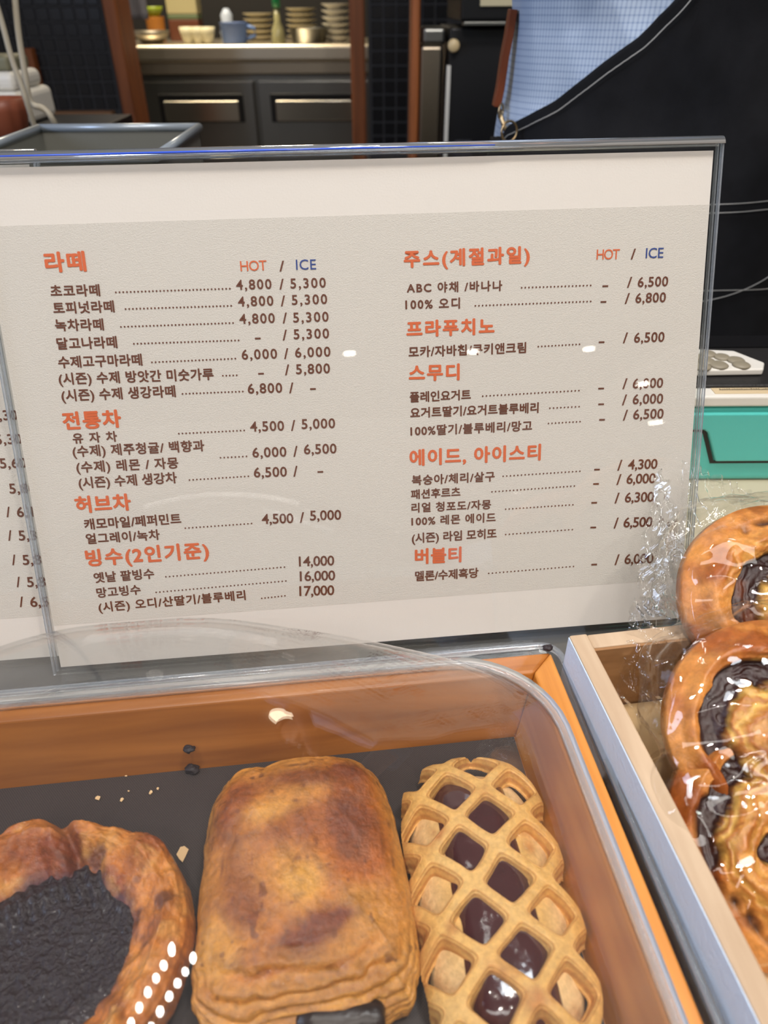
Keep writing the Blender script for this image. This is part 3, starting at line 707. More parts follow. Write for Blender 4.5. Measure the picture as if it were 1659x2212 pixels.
colr = mixc(colr, C(92, 42, 18), smooth(.18, .5, fbm(x*75+5, y*75, 2))*.85); colr = mixc(colr, C(236, 176, 96), smooth(.2, .5, fbm(x*90+1, y*90, 7))*.5); colr = mixc(colr, C(110, 52, 24), .5*smooth(.85, 1, s))
colr = mixc(colr, C(84, 34, 40), (1-smooth(.36, .50, s+.10*fbm(np.cos(th)*4, np.sin(th)*4, 3)))*1.0)
colr = mixc(colr, C(170, 102, 44), smooth(.6, 1, lay)*tf*.15); colr = mixc(colr, C(84, 36, 26), np.clip(hook, 0, 1)*tf*.6)
Vd = tp(DU, DV, .0118)+x[..., None]*TU+y[..., None]*TV+z[..., None]*TZ
mesh('crust', Vd.reshape(-1, 3), gridF(na, nb_, True), M['dough'], dan, True, colr.reshape(-1, 3))
rr = np.linspace(0, 1, 90)[:, None]; th = np.linspace(0, 2*pi, 240, endpoint=False)[None, :]
Rf = .0400*(1+.10*np.sin(2*th+.6)+.10*fbm(np.cos(th)*2.5, np.sin(th)*2.5, 4)+.02*np.sin(30*th)*(np.sin(th) > .2))
x = Rf*rr*np.cos(th)+.0; y = Rf*rr*np.sin(th); z = .0205*(1-.02*rr)-.0030*smooth(.75, 1, rr)+.0012*fbm(x*120, y*120, 1, 4)+.0007*fbm(x*420, y*420, 2, 2)+.0006*np.sin((x+.45*y)*1150)*smooth(.35, .7, rr)*smooth(.3, .7, np.sin(th-.25))
z = z + .004*smooth(.6, 1, rr)
Vd = tp(DU, DV, .0118)+x[..., None]*TU+y[..., None]*TV+(z+0*x)[..., None]*TZ
mesh('blueberry_filling', Vd.reshape(-1, 3), gridF(90, 240, True), M['filling'], dan, True)

# --- flakes and crumbs on the liner
M['flake'] = plain('flake', srgb(226, 190, 140), .5); M['crumb'] = plain('dark_crumb', srgb(34, 22, 26), .6, bump=.4)
FLAB = ['long pale flake on the liner, largest behind the danish', 'small orange flake just right of the long pale flake', 'tiny flake on the liner left of the puff pastry, lower of a pair', 'tiny flake on the liner near the puff pastry, upper of a pair', 'tiny flake just behind the right rim of the danish',
        'tiny flake just behind the danish, left one', 'tiny flake at the foot of the back tray wall', 'translucent square flake between danish and puff pastry', 'speck of flake beyond the small orange flake']
for i, (px, py, r) in enumerate([(211, 1724, .0022), (263, 1728, .0012), (326, 1712, .001), (341, 1704, .0009), (230, 1813, .0008), (184, 1790, .0007), (273, 1677, .0008), (394, 1845, .003), (278, 1709, .0007)]):
    c = onz(px, py, ZT+.0124); k = random.uniform(.4, 1.6); a0_ = random.random()*6
    P = [(c[0]+r*cos(a0_+2*pi*j/7)*random.uniform(.6, 1.1), c[1]+r*k*sin(a0_+2*pi*j/7)*random.uniform(.6, 1.1)) for j in range(7)]
    V = [(x, y, c[2]+dz+random.uniform(-.0002, .0003)) for dz in (0, .0004) for x, y in P]
    Fc = [tuple(range(7))[::-1], tuple(range(7, 14))]+[(j, (j+1) % 7, 7+(j+1) % 7, 7+j) for j in range(7)]
    tag(mesh('pastry_flake', V, Fc, M['flake']), FLAB[i], 'flake', 'pastry flakes on the liner')
def crumb(px, py, z, r, lab, seed, cat='crumb', grp=None):
    c = onz(px, py, z) if z else None
    a = np.linspace(0, pi, 14)[:, None]; b = np.linspace(0, 2*pi, 18, endpoint=False)[None, :]
    d = np.stack([np.sin(a)*np.cos(b), np.sin(a)*np.sin(b), np.cos(a)+0*b], -1)
    k = r*(1+.6*fbm(d[..., 0]*2+seed, d[..., 1]*2, d[..., 2]*2, 3)); V = c+d*k[..., None]*np.array([1.3, 1, .7])
    o = mesh('crumb', V.reshape(-1, 3), gridF(14, 18, True), M['crumb'], None, True); return tag(o, lab, cat, grp)
crumb(408, 1618, ZT+.030, .0024, 'dark burnt crumb stuck on the back inner wall of the honey wood tray', 3)
crumb(414, 1661, ZT+.0135, .0030, 'dark purple crumb at the foot of the tray wall beside the puff pastry', 9)
crumb(1184, 1399, ZT+.0590, .0022, 'tiny dark green lump on the back corner of the acrylic case', 5)

# ============================================================ CRATE WITH BAGGED ROLLS
KA = radians(8.0); CH = .078
KO = onz(1229, 1372, ZT+CH); KO = np.array([KO[0], KO[1], ZT])
KU = np.array([cos(KA), sin(KA), 0]); KV = np.array([-sin(KA), cos(KA), 0])
def kp(u, v, z): return KO+KU*u+KV*v+TZ*z
M['crate_top'] = wood('raw_pine', srgb(178, 152, 124), srgb(200, 176, 148), pi/2-KA, (10, 90, 90), .7, bump=.5)
M['crate_in'] = wood('brown_pine', srgb(140, 100, 62), srgb(168, 124, 80), -KA, (8, 90, 90), .65, bump=.3)
M['crate_out'] = plain('pale_blue_paint', srgb(196, 214, 236), .6, bump=.3, bscale=400, var=.06)
crate = thing('wooden_crate', kp(.15, -.15, 0), 'pale raw wooden crate holding the bagged rolls, right of the honey wood tray', 'crate')
def kbox(name, u0, u1, v0, v1, z0, z1, mat, par=None, bv=.0012):
    o = MB().box(KO, KU, KV, TZ, u0, u1, v0, v1, z0, z1).build(name, mat, par or crate); bevel(o, bv, 2); return o
bl = kbox('side_board', 0, .0105, -.33, .0, .002, CH, M['crate_top'])
kbox('painted_face', -.0006, 0, -.33, -.001, .002, CH-.0006, M['crate_out'], bl, .0002)['label'] = 'pale blue painted outer face'
kbox('back_board', .0105, .33, -.0105, 0, .002, CH-.001, M['crate_top'])
kbox('inner_lining', .0105, .33, -.0125, -.0106, .026, CH-.0012, M['crate_in'], [c for c in crate.children if c.name.startswith('back_board')][0], .0002)
kbox('side_board', .33, .3405, -.33, 0, .002, CH, M['crate_top'])
kbox('front_board', .0105, .33, -.33, -.3195, .002, CH-.001, M['crate_top'])
kbox('bottom_board', .0105, .33, -.3195, -.0105, .018, .026, M['crate_in'])
pap = plain('tan_paper', srgb(200, 168, 122), .6, bump=.3, bscale=40)
nu, nv = 60, 60; gx, gy = np.meshgrid(np.linspace(.0115, .325, nu), np.linspace(-.31, -.0135, nv), indexing='ij')
gz = .0275+.0010*(1+fbm(gx*25, gy*25, 1))
Vp = KO+gx[..., None]*KU+gy[..., None]*KV+gz[..., None]*TZ
lp = mesh('paper_liner', Vp.reshape(-1, 3), gridF(nu, nv), pap, None, True); lp.modifiers.new('t', 'SOLIDIFY').thickness = .0004
tag(lp, 'tan baking paper lining the pale wooden crate under the rolls', 'paper')

M['roll'] = baked('roll_dough', .32, .2, 240, .5, .3, .04)
def make_roll(c, tiltx, tilty, Rm, seed, label, ang, tail):
    """spiral bun: disc facing the tilted normal"""
    c = np.asarray(c)
    root = thing('red_bean_roll', c, label, 'bread roll', 'bagged swirl rolls in the crate')
    na, nb_ = 200, 340
    s = np.linspace(0, 1, na)[:, None]+0*np.linspace(0, 1, nb_)[None, :]; th = np.linspace(0, 2*pi, nb_, endpoint=False)[None, :]+0*s
    prf_r = np.interp(s, [0, .70, .84, .93, 1], [0, .90, 1.0, .97, .80]); 
    top = s < .84
    ths = np.mod(th-ang, 2*pi)
    Rt = Rm*(1+.04*np.sin(2*th+seed)+tail*np.exp(-((np.mod(th-tail_a+pi, 2*pi)-pi)/.30)**2))
    r = prf_r
    z = np.where(top, .022*np.sqrt(np.clip(1-(r/1.04)**3, 0, 1)), 0)
    zz = np.interp(s, [.70, .84, .93, 1], [0, -.001, -.014, -.022]); z = np.where(s >= .78, np.minimum(z, .012+zz), z)
    # spiral: phase grows with r, turns with theta
    turns = 1.55; phase = r*turns-ths/(2*pi)+.30*fbm(r*2.2*np.cos(th), r*2.2*np.sin(th), seed, 3)
    fr = phase-np.floor(phase)
    outer = smooth(.62, .80, r)
    dough = np.exp(-((fr-.22)/.20)**2)
    groove = smooth(.50, .66, fr+.12*fbm(r*9*np.cos(th), r*9*np.sin(th), seed+5, 3))*(1-smooth(.93, 1.0, fr))
    gr = groove*(1-smooth(.72, .86, r))
    z = z+(dough*.0052-gr*.0042)*(1-smooth(.82, .92, r))
    x = Rt*r*np.cos(th); y = Rt*r*np.sin(th)
    fb = fbm(x*50+seed, y*50, z*40, 5); fine = fbm(x*160+seed, y*160, z*160, 3)
    # layered strands along the spiral
    strand = np.sin(fr*38+fb*16); z = z+strand*.00035*(1-outer)+fb*.0014+fine*.0004
    tailm = np.exp(-((np.mod(th-tail_a+pi, 2*pi)-pi)/.25)**2)*smooth(.6, 1, r)*tail*6
    z = z-.010*tailm*tail
    co = mixc(C(212, 142, 70), C(158, 84, 32), smooth(-.3, .3, fb)); co = mixc(co, C(222, 172, 108), smooth(.85, .98, s)*.7)
    inner = (1-smooth(.58, .74, r)); yel = mixc(C(214, 168, 84), C(176, 110, 46), .5+.5*strand)
    co = mixc(co, yel, inner*(1-dough)*.9*smooth(.0, .3, fr)+inner*.35)
    co = mixc(co, C(46, 20, 18), np.clip(gr*1.25+smooth(.35, .6, fb)*inner*.4, 0, 1))
    co = mixc(co, C(120, 58, 24), smooth(.35, .6, fbm(x*40, y*40, seed+2))*.6)
    ex = KU*cos(tilty)+TZ*(-sin(tilty)); n_ = TZ; ey = KV*cos(tiltx)+TZ*sin(tiltx); nn = np.cross(ex, ey); nn /= np.linalg.norm(nn)
    V_ = c+x[..., None]*ex+y[..., None]*ey+z[..., None]*nn
    V_ = V_.reshape(-1, 3); V_[:, 2] = np.maximum(V_[:, 2], ZT+.0305)
    mesh('bun', V_, gridF(na, nb_, True), M['roll'], root, True, co.reshape(-1, 3))
    return root, ex, ey, nn
def ball_c(px, py, z): p = onz(px, py, ZT+z); return p
tail_a = -1.9
rc = [(1638, 1806, .052, .50, -.05, .046, 5.0, 'swirl roll in a clear bag lowest in the crate, nearest the viewer', .6, .14),
      (1668, 1570, .078, .62, -.08, .053, 2.0, 'swirl roll in a clear bag lying on top in the middle of the crate', 2.2, .18),
      (1668, 1290, .092, .70, -.05, .054, 8.0, 'swirl roll in a clear bag at the back of the crate', 4.0, .0)]
rolls = []
for px, py, z, tx, ty, Rm, sd, lab, ang, tl in rc:
    rolls.append((ball_c(px, py, z), Rm)+make_roll(ball_c(px, py, z), tx, ty, Rm, sd, lab, ang, tl)[1:])

# bags of clear film around the rolls
def make_bag(c, ex, ey, nn, Rm, seed, label, su_, sv_, pts):
    c = np.asarray(c); root = thing('plastic_bag', c, label, 'bag', 'clear bags round the rolls')
    na, nb_ = 170, 260
    a = np.linspace(.02, pi-.02, na)[:, None]; b = np.linspace(0, 2*pi, nb_, endpoint=False)[None, :]
    d = np.stack([np.sin(a)*np.cos(b), np.sin(a)*np.sin(b), np.cos(a)+0*b], -1)
    k = (np.abs(d[..., 0])**3+np.abs(d[..., 1])**3+np.abs(d[..., 2])**3)**(-1/3)
    # crumple = sharp ridged noise
    def rid(f, o): return 1-np.abs(fbm(d[..., 0]*f+seed+o, d[..., 1]*f+o, d[..., 2]*f, 2))*2
    cr = rid(1.5, 0)*.13+rid(2.8, 4)*.045+rid(6, 9)*.006
    k = k*(.92+cr)
    V_ = c+nn*.002+(d[..., 0]*k*Rm*su_)[..., None]*ex+(d[..., 1]*k*Rm*sv_)[..., None]*ey+(d[..., 2]*k*.032)[..., None]*nn
    V_ = V_.reshape(-1, 3); V_[:, 2] = np.maximum(V_[:, 2], ZT+.0300)
    o = mesh('film', V_, gridF(na, nb_, True), M['film'], root, True)
    # sealed flap: fan of pleats that reaches outwards
    for f, (P0, P1, P2, P3) in enumerate(pts):
        n1, n2 = 70, 30; s_, t_ = np.meshgrid(np.linspace(0, 1, n1), np.linspace(0, 1, n2), indexing='ij')
        P0, P1, P2, P3 = map(np.asarray, (P0, P1, P2, P3))
        Q = (P0*(1-s_)[..., None]+P1*s_[..., None])*(1-t_)[..., None]+(P3*(1-s_)[..., None]+P2*s_[..., None])*t_[..., None]
        wv = (np.abs(((s_*6.3+fbm(s_*3, t_*2, seed+f)*1.4+t_*.7) % 1)-.5)*2-.5)*.012*(1-t_*.3)+.004*(1-np.abs(fbm(s_*6, t_*4, seed+f+3))*2)
        n0 = np.cross(P1-P0, P3-P0); n0 = n0/np.linalg.norm(n0)
        Q = Q+wv[..., None]*n0
        mesh('bag_flap', Q.reshape(-1, 3), gridF(n1, n2), M['flap'], root, True)
    return root
c, Rm, ex, ey, nn = rolls[2]
pz = lambda px, py, z: onz(px, py, ZT+z)
make_bag(c, ex, ey, nn, Rm, 3.1, 'crumpled clear bag round the rearmost roll, its corner sticking up over the menu sign', 1.12, 1.08,
         [(pz(1480, 1180, .085), pz(1659, 1090, .105), pz(1590, 1052, .110), pz(1470, 992, .120)), (pz(1480, 1185, .085), pz(1420, 1330, .075), pz(1385, 1250, .085), pz(1430, 1000, .115))])
c, Rm, ex, ey, nn = rolls[1]
make_bag(c, ex, ey, nn, Rm, 7.7, 'crumpled clear bag round the middle roll, its seal folded out to the left', 1.12, 1.06,
         [(pz(1450, 1330, .085), pz(1450, 1590, .060), pz(1330, 1510, .062), pz(1370, 1290, .090)), (pz(1440, 1310, .088), pz(1659, 1330, .088), pz(1659, 1290, .095), pz(1380, 1288, .095))])
c, Rm, ex, ey, nn = rolls[0]
make_bag(c, ex, ey, nn, Rm, 5.4, 'crumpled clear bag round the lowest roll, nearest the viewer', 1.10, 1.04, [])
# ============================================================ TEAL REGISTER BOX
YT = .555
def yz(py, Y): return ony(1580, py, Y)[2]
tx0 = ony(1400, 950, YT)[0]; tx1 = tx0+.40
ztp = yz(876, YT); zbt = max(yz(1050, YT), ZT+.006)
M['teal'] = plain('teal_plastic', srgb(86, 192, 184), .28, bump=.08, bscale=300, coat=.2)
tag(wbox('cream_mat', tx0-.16, tx1+.2, .40, .66, ZT, ZT+.006, M['cream'], bv=.002), 'cream laminate board under the teal box behind the rolls', 'board')
reg = thing('teal_register_box', ((tx0+tx1)/2, YT+.06, ZT+.006), 'teal box with a stepped front panel and black top, behind the bagged rolls', 'machine')
zb = ZT+.006
bevel(wbox('body', tx0, tx1, YT, YT+.13, zb, ztp, M['teal'], reg), .006, 4)
# stepped inset panel: raised plate with a slanted shoulder
xa = ony(1503, 925, YT)[0]; xb = ony(1530, 935, YT)[0]; xc = ony(1543, 990, YT)[0]
za, zc_ = ony(1520, 925, YT)[2], ony(1543, 993, YT)[2]
poly = [(tx0-0+.004, za), (xa+.006, za), (xb-.002, za-.003), (xc, zc_), (tx1-.004, zc_), (tx1-.004, ztp-.006), (tx0+.004, ztp-.006)]
Pp, Fc = prism(poly, np.array([0, YT, 0]), np.array([1., 0, 0]), TZ, np.array([0, -1., 0]), -.001, .004)
pn = mesh('front_panel', Pp, Fc, M['teal'], reg); bevel(pn, .0018, 4)
poly2 = [(tx0, za-.0032), (xa+.0055, za-.0032), (xb-.0045, za-.0058), (xc-.003, zc_-.0035), (tx1, zc_-.0035), (tx1, zc_-.0008), (xc-.0004, zc_-.0008), (xb-.0022, za-.0032), (xa+.006, za-.0004), (tx0, za-.0004)]
Pp, Fc = prism(poly2, np.array([0, YT, 0]), np.array([1., 0, 0]), TZ, np.array([0, -1., 0]), -.001, .0006)
mesh('panel_gap', Pp, Fc, M['black'], reg)
wbox('white_lip', tx0, tx1, YT-.003, YT+.016, ztp, ztp+.010, M['white'], reg, .002)
wbox('black_top', tx0, tx1, YT+.013, YT+.095, ztp, ztp+.013, plain('dusty_black', (.016, .015, .015, 1), .5, bump=.3, bscale=400), reg, .002)
card = tag(wbox('price_card', ony(1545, 860, YT)[0], ony(1640, 860, YT)[0]+.02, YT+.002, YT+.0125, ztp+.010, ztp+.0106, plain('kraft_card', srgb(206, 186, 150), .6)), 'small tan card with black script lying on the white lip of the teal box', 'card')
mb = MB()
for i in range(26):
    x = ony(1560, 860, YT)[0]+i*.0021; y0 = YT+.009
    pts = [(x, y0-.0015, ztp+.0108), (x+.0007, y0+.002*random.random(), ztp+.0108), (x+.0014, y0-.0012, ztp+.0108), (x+.0021, y0+.0008, ztp+.0108)]
    mb.tube(pts, .00022, 4)
mb.build('script_print', M['black'], card)
# white tray with grey oval pads
zt2 = ztp+.014
tx2 = ony(1500, 790, YT+.095)[0]
pt = thing('white_pad_tray', (tx2+.03, YT+.13, zt2), 'white tray with rows of grey oval pads, behind the teal box', 'tray')
wbox('plinth', tx0, tx1, YT+.096, YB-.001, zb, zt2-.0005, M['black'], reg)
pA = onz(1480, 800, zt2+.006); pB = onz(1650, 797, zt2+.006); pC = onz(1652, 783, zt2+.006); pD = onz(1585, 757, zt2+.006); pE = onz(1470, 752, zt2+.006)
poly = [(p_[0], p_[1]) for p_ in (pA, pB, pC, pD, pE)]
Pp, Fc = prism(poly, np.zeros(3), XY[0], XY[1], TZ, zt2, zt2+.006); bevel(mesh('tray_base', Pp, Fc, M['white'], pt), .0015, 3)
M['pad'] = plain('grey_pad', srgb(142, 134, 116), .45)
for px, py, r in ((1530, 763, .012), (1560, 770, .012), (1527, 779, .013), (1590, 777, .013), (1553, 787, .014), (1602, 787, .013), (1516, 790, .014), (1499, 768, .012)):
    p_ = onz(px, py, zt2+.0075); MB().lathe((p_[0], p_[1], zt2+.006), [(r*.55, -.0005), (r*.6, .0012), (r*.5, .0022), (r*.3, .0026)], 18).build('oval_pad', M['pad'], pt, True)
tag(wbox('back_worktop', -1.0, 1.4, .70, .84, .62, .70, plain('dark_brown_wood', srgb(48, 34, 22), .4), bv=.004), 'dark brown low worktop behind the counter', 'worktop')

# ============================================================ STAFF SIDE THINGS
# steel bin with grey rim behind the sign, left
Yb = .74
gx0, gx1 = ony(84, 275, Yb+.20)[0], ony(430, 275, Yb+.20)[0]; gz1 = ony(250, 276, Yb+.20)[2]+.003
M['binm'] = plain('grey_bin_metal', srgb(140, 140, 132), .35, metal=.5)
gb = thing('steel_food_bin', ((gx0+gx1)/2, Yb+.05, gz1-.16), 'low grey steel bin with a light rolled rim behind the menu sign', 'bin')
wbox('front_side', gx0, gx1, Yb, Yb+.002, gz1-.16, gz1-.004, M['binm'], gb)
wbox('left_side', gx0, gx0+.002, Yb, Yb+.20, gz1-.16, gz1-.004, M['binm'], gb)
wbox('right_side', gx1-.002, gx1, Yb, Yb+.20, gz1-.16, gz1-.004, M['binm'], gb)
wbox('back_side', gx0, gx1, Yb+.198, Yb+.20, gz1-.16, gz1-.004, M['binm'], gb)
wbox('bin_floor', gx0, gx1, Yb, Yb+.20, gz1-.162, gz1-.16, M['binm'], gb)
grim = plain('light_rim', srgb(150, 160, 170), .3, metal=.3)
mb = MB()
for a, b in (((gx0, Yb), (gx1, Yb)), ((gx0, Yb+.20), (gx1, Yb+.20)), ((gx0, Yb), (gx0, Yb+.20)), ((gx1, Yb), (gx1, Yb+.20))):
    mb.tube([(a[0], a[1], gz1-.003), (b[0], b[1], gz1-.003)], .0045, 12)
mb.build('rolled_rim', grim, gb, True)
stt = tag(wbox('bin_shelf', gx0-.5, gx1+.02, .72, 1.0, gz1-.20, gz1-.1625, M['steel_d'], bv=.003), 'dark steel shelf under the grey bin', 'shelf')
# cables
cm = plain('cream_cable', srgb(176, 168, 150), .45)
def cable(pts, Y, r, lab):
    P_ = [ony(px, py, Y+dy) for px, py, dy in pts]
    cu = bpy.data.curves.new('cable', 'CURVE'); cu.dimensions = '3D'; sp = cu.splines.new('NURBS'); sp.points.add(len(P_)-1)
    o0 = P_[-1]
    for q, p_ in zip(sp.points, P_): q.co = (*(p_-o0), 1)
    sp.use_endpoint_u = True; sp.order_u = 3; cu.bevel_depth = r; cu.bevel_resolution = 3; cu.resolution_u = 8; cu.materials.append(cm)
    tmp = bpy.data.objects.new('cable', cu); COL.objects.link(tmp); bpy.context.view_layer.update()
    me = bpy.data.meshes.new_from_object(tmp.evaluated_get(bpy.context.evaluated_depsgraph_get())); bpy.data.objects.remove(tmp); bpy.data.curves.remove(cu)
    o = bpy.data.objects.new('cable', me); COL.objects.link(o); o.location = tuple(o0); tag(o, lab, 'cable')
cable([(-30, -60, 0), (0, 30, 0), (25, 130, 0), (45, 180, 0), (60, 228, 0), (80, 290, .02)], 1.3, .0042, 'cream cable hanging slanted at the far left, the left one of two')
cable([(28, -60, 0), (34, 20, 0), (42, 90, 0), (56, 170, 0), (64, 228, 0), (95, 232, 0), (118, 262, 0), (124, 290, .02)], 1.32, .0046, 'cream cable hanging straighter at the far left and looping at its foot')
# white device and brown cup, far left on a low shelf
sh_z = ony(0, 300, 1.45)[2]
tag(wbox('low_shelf', -1.6, -.55, 1.25, 1.8, sh_z-.03, sh_z, M['black'], bv=.003), 'black low shelf at the far left carrying the white device', 'shelf')
dv = thing('white_device', (*ony(10, 200, 1.6)[:2], sh_z), 'white boxy kitchen device at the far left edge behind the cables', 'device')
q = ony(48, 200, 1.6); q2 = ony(10, 158, 1.6)
wbox('body', q[0]-.28, q[0]-.012, 1.6, 1.78, sh_z, q[2], M['white'], dv, .012)
wbox('upper_body', q[0]-.28, ony(28, 170, 1.62)[0], 1.62, 1.76, q[2], q2[2], M['white'], dv, .012)
wbox('top_hopper', q[0]-.26, ony(16, 130, 1.64)[0], 1.64, 1.74, q2[2], ony(10, 120, 1.64)[2], plain('olive_grey', srgb(120, 118, 96), .5), dv, .008)
p_ = ony(6, 262, 1.40); rr_ = .05; hcup = ony(6, 212, 1.40)[2]-p_[2]
cup = thing('brown_pot', (p_[0], 1.40, sh_z), 'reddish brown pot at the far left edge below the white device', 'pot')
zb_ = sh_z
MB().lathe((p_[0], 1.40, zb_), [(.030, 0), (.034, .002), (.045, .05), (.047, max(hcup+p_[2]-zb_, .06)), (.043, max(hcup+p_[2]-zb_, .06)), (.03, .03)], 28).build('pot_body', plain('terracotta', srgb(136, 74, 52), .45), cup, True)

# ---- kitchen behind the opening
YK = 4.0
def kx(px, py=110): return ony(px, py, YK)[0]
zkt = ony(500, 96, YK)[2]
fr = thing('counter_fridge', (kx(560), YK+.35, 0), 'stainless counter fridge with two doors behind the kitchen opening', 'fridge')
fx0, fx1 = kx(250)-.1, kx(800)+.15
z1_ = ony(500, 160, YK)[2]; z2_ = ony(500, 172, YK)[2]
wbox('worktop', fx0, fx1, YK-.03, YK+.75, ony(500, 134, YK)[2], zkt, M['steel'], fr, .014)
wbox('lower_band', fx0, fx1, YK-.008, YK+.70, z1_, ony(500, 134, YK)[2], M['steel_w'], fr, .004)
wbox('body', fx0+.02, fx1-.02, YK+.03, YK+.72, .10, z1_, M['steel_d'], fr)
for a_, b_, c_, d_ in ((kx(305, 240), kx(552, 240), 345, 527), (kx(560, 240), kx(800, 240), 585, 770)):
    dr_ = wbox('door', a_, b_, YK, YK+.03, .14, z2_-.005, M['steel_d'], fr, .006)
    za_, zb2 = ony(440, 203, YK)[2], ony(440, 265, YK)[2]
    wbox('handle_recess', kx(c_, 230), kx(d_, 230), YK-.004, YK+.004, zb2, za_, M['black'], dr_, .004)
    wbox('recess_plate', kx(c_+12, 240), kx(d_-10, 240), YK-.010, YK-.003, ony(440, 262, YK)[2], ony(440, 218, YK)[2], plain('bright_steel', (.72, .68, .58, 1), .22, metal=1), dr_, .006)
for x_ in (fx0+.08, fx1-.08): MB().lathe((x_, YK+.1, 0), [(.03, 0), (.03, .02), (.018, .022), (.018, .1)], 16).build('leg', M['steel_d'], fr)
def onk(px, base_y, dY=.3): p = onz(px, base_y, zkt); return p
def kz(p, py): return ony(500, py, p[1])[2]
def kw(p, w): return w/F*(p[1]*cos(PITCH)+(CZ-p[2])*sin(PITCH))
def lat_thing(name, px, by, ty, wpx, prof, mat, lab, cat, group=None, part='body', Yk=None):
    p = ony(px, by, Yk or YK+.35); p[2] = zkt; h = max(ony(px, ty, p[1])[2]-zkt, .02); r = kw(p, wpx)/2
    t = thing(name, (p[0], p[1], zkt), lab, cat, group)
    MB().lathe((p[0], p[1], zkt), [(a*r, b*h) for a, b in prof], 24).build(part, mat, t, True); return t, p, h, r
bowl = [(.5, 0), (.55, .02), (.9, .6), (1, 1), (.95, 1), (.5, .15), (.1, .1)]
tub = [(.82, 0), (.85, .02), (.98, .98), (1, 1), (.92, 1), (.8, .1), (.1, .08)]
Pc = lambda n, *c: plain(n, srgb(*c), .4)
t, p, h, r = lat_thing('stacked_tubs', 342, 90, 36, 40, tub, Pc('orange_tub', 186, 120, 44), 'orange tub with a lime green bowl on top at the left of the kitchen worktop', 'tub')
MB().lathe((p[0], p[1], zkt+h*1.0), [(a*r*.98, b*h*.40) for a, b in bowl], 24).build('green_bowl', Pc('lime_green', 132, 150, 34), t, True)
def boxthing(name, px0, px1, ty, Y, mats, lab, cat):
    x0, x1 = ony(px0, 60, Y)[0], ony(px1, 60, Y)[0]; h = ony(px0, ty, Y)[2]-zkt
    t = thing(name, ((x0+x1)/2, Y+.06, zkt), lab, cat); z = zkt
    for nm, fr_, mm in mats: wbox(nm, x0, x1, Y, Y+.12, z, z+h*fr_, mm, t, .006); z += h*fr_
    return t
boxthing('food_container', 365, 430, -6, YK+.4, [('brown_base', .5, Pc('brown_box', 92, 52, 34)), ('green_lid', .12, Pc('dull_green', 92, 106, 78)), ('beige_top', .38, Pc('beige_box', 168, 160, 122))], 'stacked brown, green and beige container beside the orange tub', 'container')
lat_thing('metal_bowl', 330, 92, 66, 78, bowl, M['steel'], 'shallow steel bowl in front of the orange tub', 'bowl', Yk=YK+.12)
for i, px in enumerate((408, 430, 450)): lat_thing('white_bowl', px, 92, 58, 34, bowl, Pc('white_china', 214, 208, 176), ('left', 'middle', 'right')[i]+' one of three small white bowls left of the blue jug', 'bowl', 'white bowls on the kitchen worktop', Yk=YK+.10)
t, p, h, r = lat_thing('blue_jug', 508, 92, 48, 60, tub, Pc('light_blue', 96, 124, 182), 'light blue jug in the middle of the kitchen worktop', 'jug', Yk=YK+.12)
mb = MB(); mb.tube([(p[0]+r*.85, p[1], zkt+h*.85), (p[0]+r*1.5, p[1], zkt+h*.7), (p[0]+r*1.5, p[1], zkt+h*.35), (p[0]+r*.8, p[1], zkt+h*.2)], r*.12, 8); mb.build('handle', Pc('light_blue_b', 100, 130, 186), t, True)
lat_thing('crumpled_cloth', 492, 60, 18, 34, [(.9, 0), (1, .3), (.7, .6), (.75, .8), (.3, 1)], Pc('pale_blue_cloth', 176, 188, 208), 'pale blue and white cloth bundle behind the blue jug', 'cloth', Yk=YK+.4)
def plates(px, ty, wpx, Y, n, lab, col):
    p = ony(px, 60, Y); p[2] = zkt; H_ = ony(px, ty, Y)[2]-zkt; r = kw(p, wpx)/2
    first = None
    for k in range(n):
        z = zkt+H_*k/n; t = thing('plate', (p[0], Y, z), lab[0] % ('lowest', 'second', 'third', 'fourth', 'fifth', 'top')[k if k < n-1 else 5], 'plate', lab[1])
        MB().lathe((p[0], Y, z), [(r*.5, 0), (r*.55, H_/n*.2), (r*.97, H_/n*.8), (r, H_/n*.9), (r*.9, H_/n*.85), (r*.5, H_/n*.4)], 24).build('dish', col, t, True)
china = Pc('old_white_china', 190, 180, 150)
plates(560, 27, 66, YK+.42, 5, ('%s plate in the stack just right of the blue jug', 'plate stack right of the blue jug'), china)
plates(652, 16, 66, YK+.42, 6, ('%s plate in the stack between the green capped bottle and the right post', 'plate stack by the bottle'), china)
plates(727, 6, 62, YK+.20, 6, ('%s white dish in the stack beside the right door post', 'dish stack by the right post'), Pc('white_dish', 210, 204, 186))
lat_thing('steel_pot', 668, 92, 60, 84, tub, M['steel_d'], 'dark steel pot in front of the plates near the right post', 'pot', Yk=YK+.14)
p = ony(603, 98, YK+.08); p[2] = zkt; t = thing('squeeze_bottle', p, 'clear bottle with a green cap on the kitchen worktop', 'bottle')
r = kw(p, 20)/2; hb = ony(603, 16, p[1])[2]-zkt
MB().lathe(p, [(r*1.4, 0), (r*1.5, .01), (r*1.3, hb*.4), (r*.7, hb*.6), (r*.6, hb)], 20).build('bottle_body', plain('olive_glass', srgb(150, 146, 106), .15), t, True)
MB().lathe((p[0], p[1], zkt+hb), [(r*.85, 0), (r*.85, .06), (r*.6, .07)], 16).build('green_cap', Pc('cap_green', 24, 150, 84), t, True)
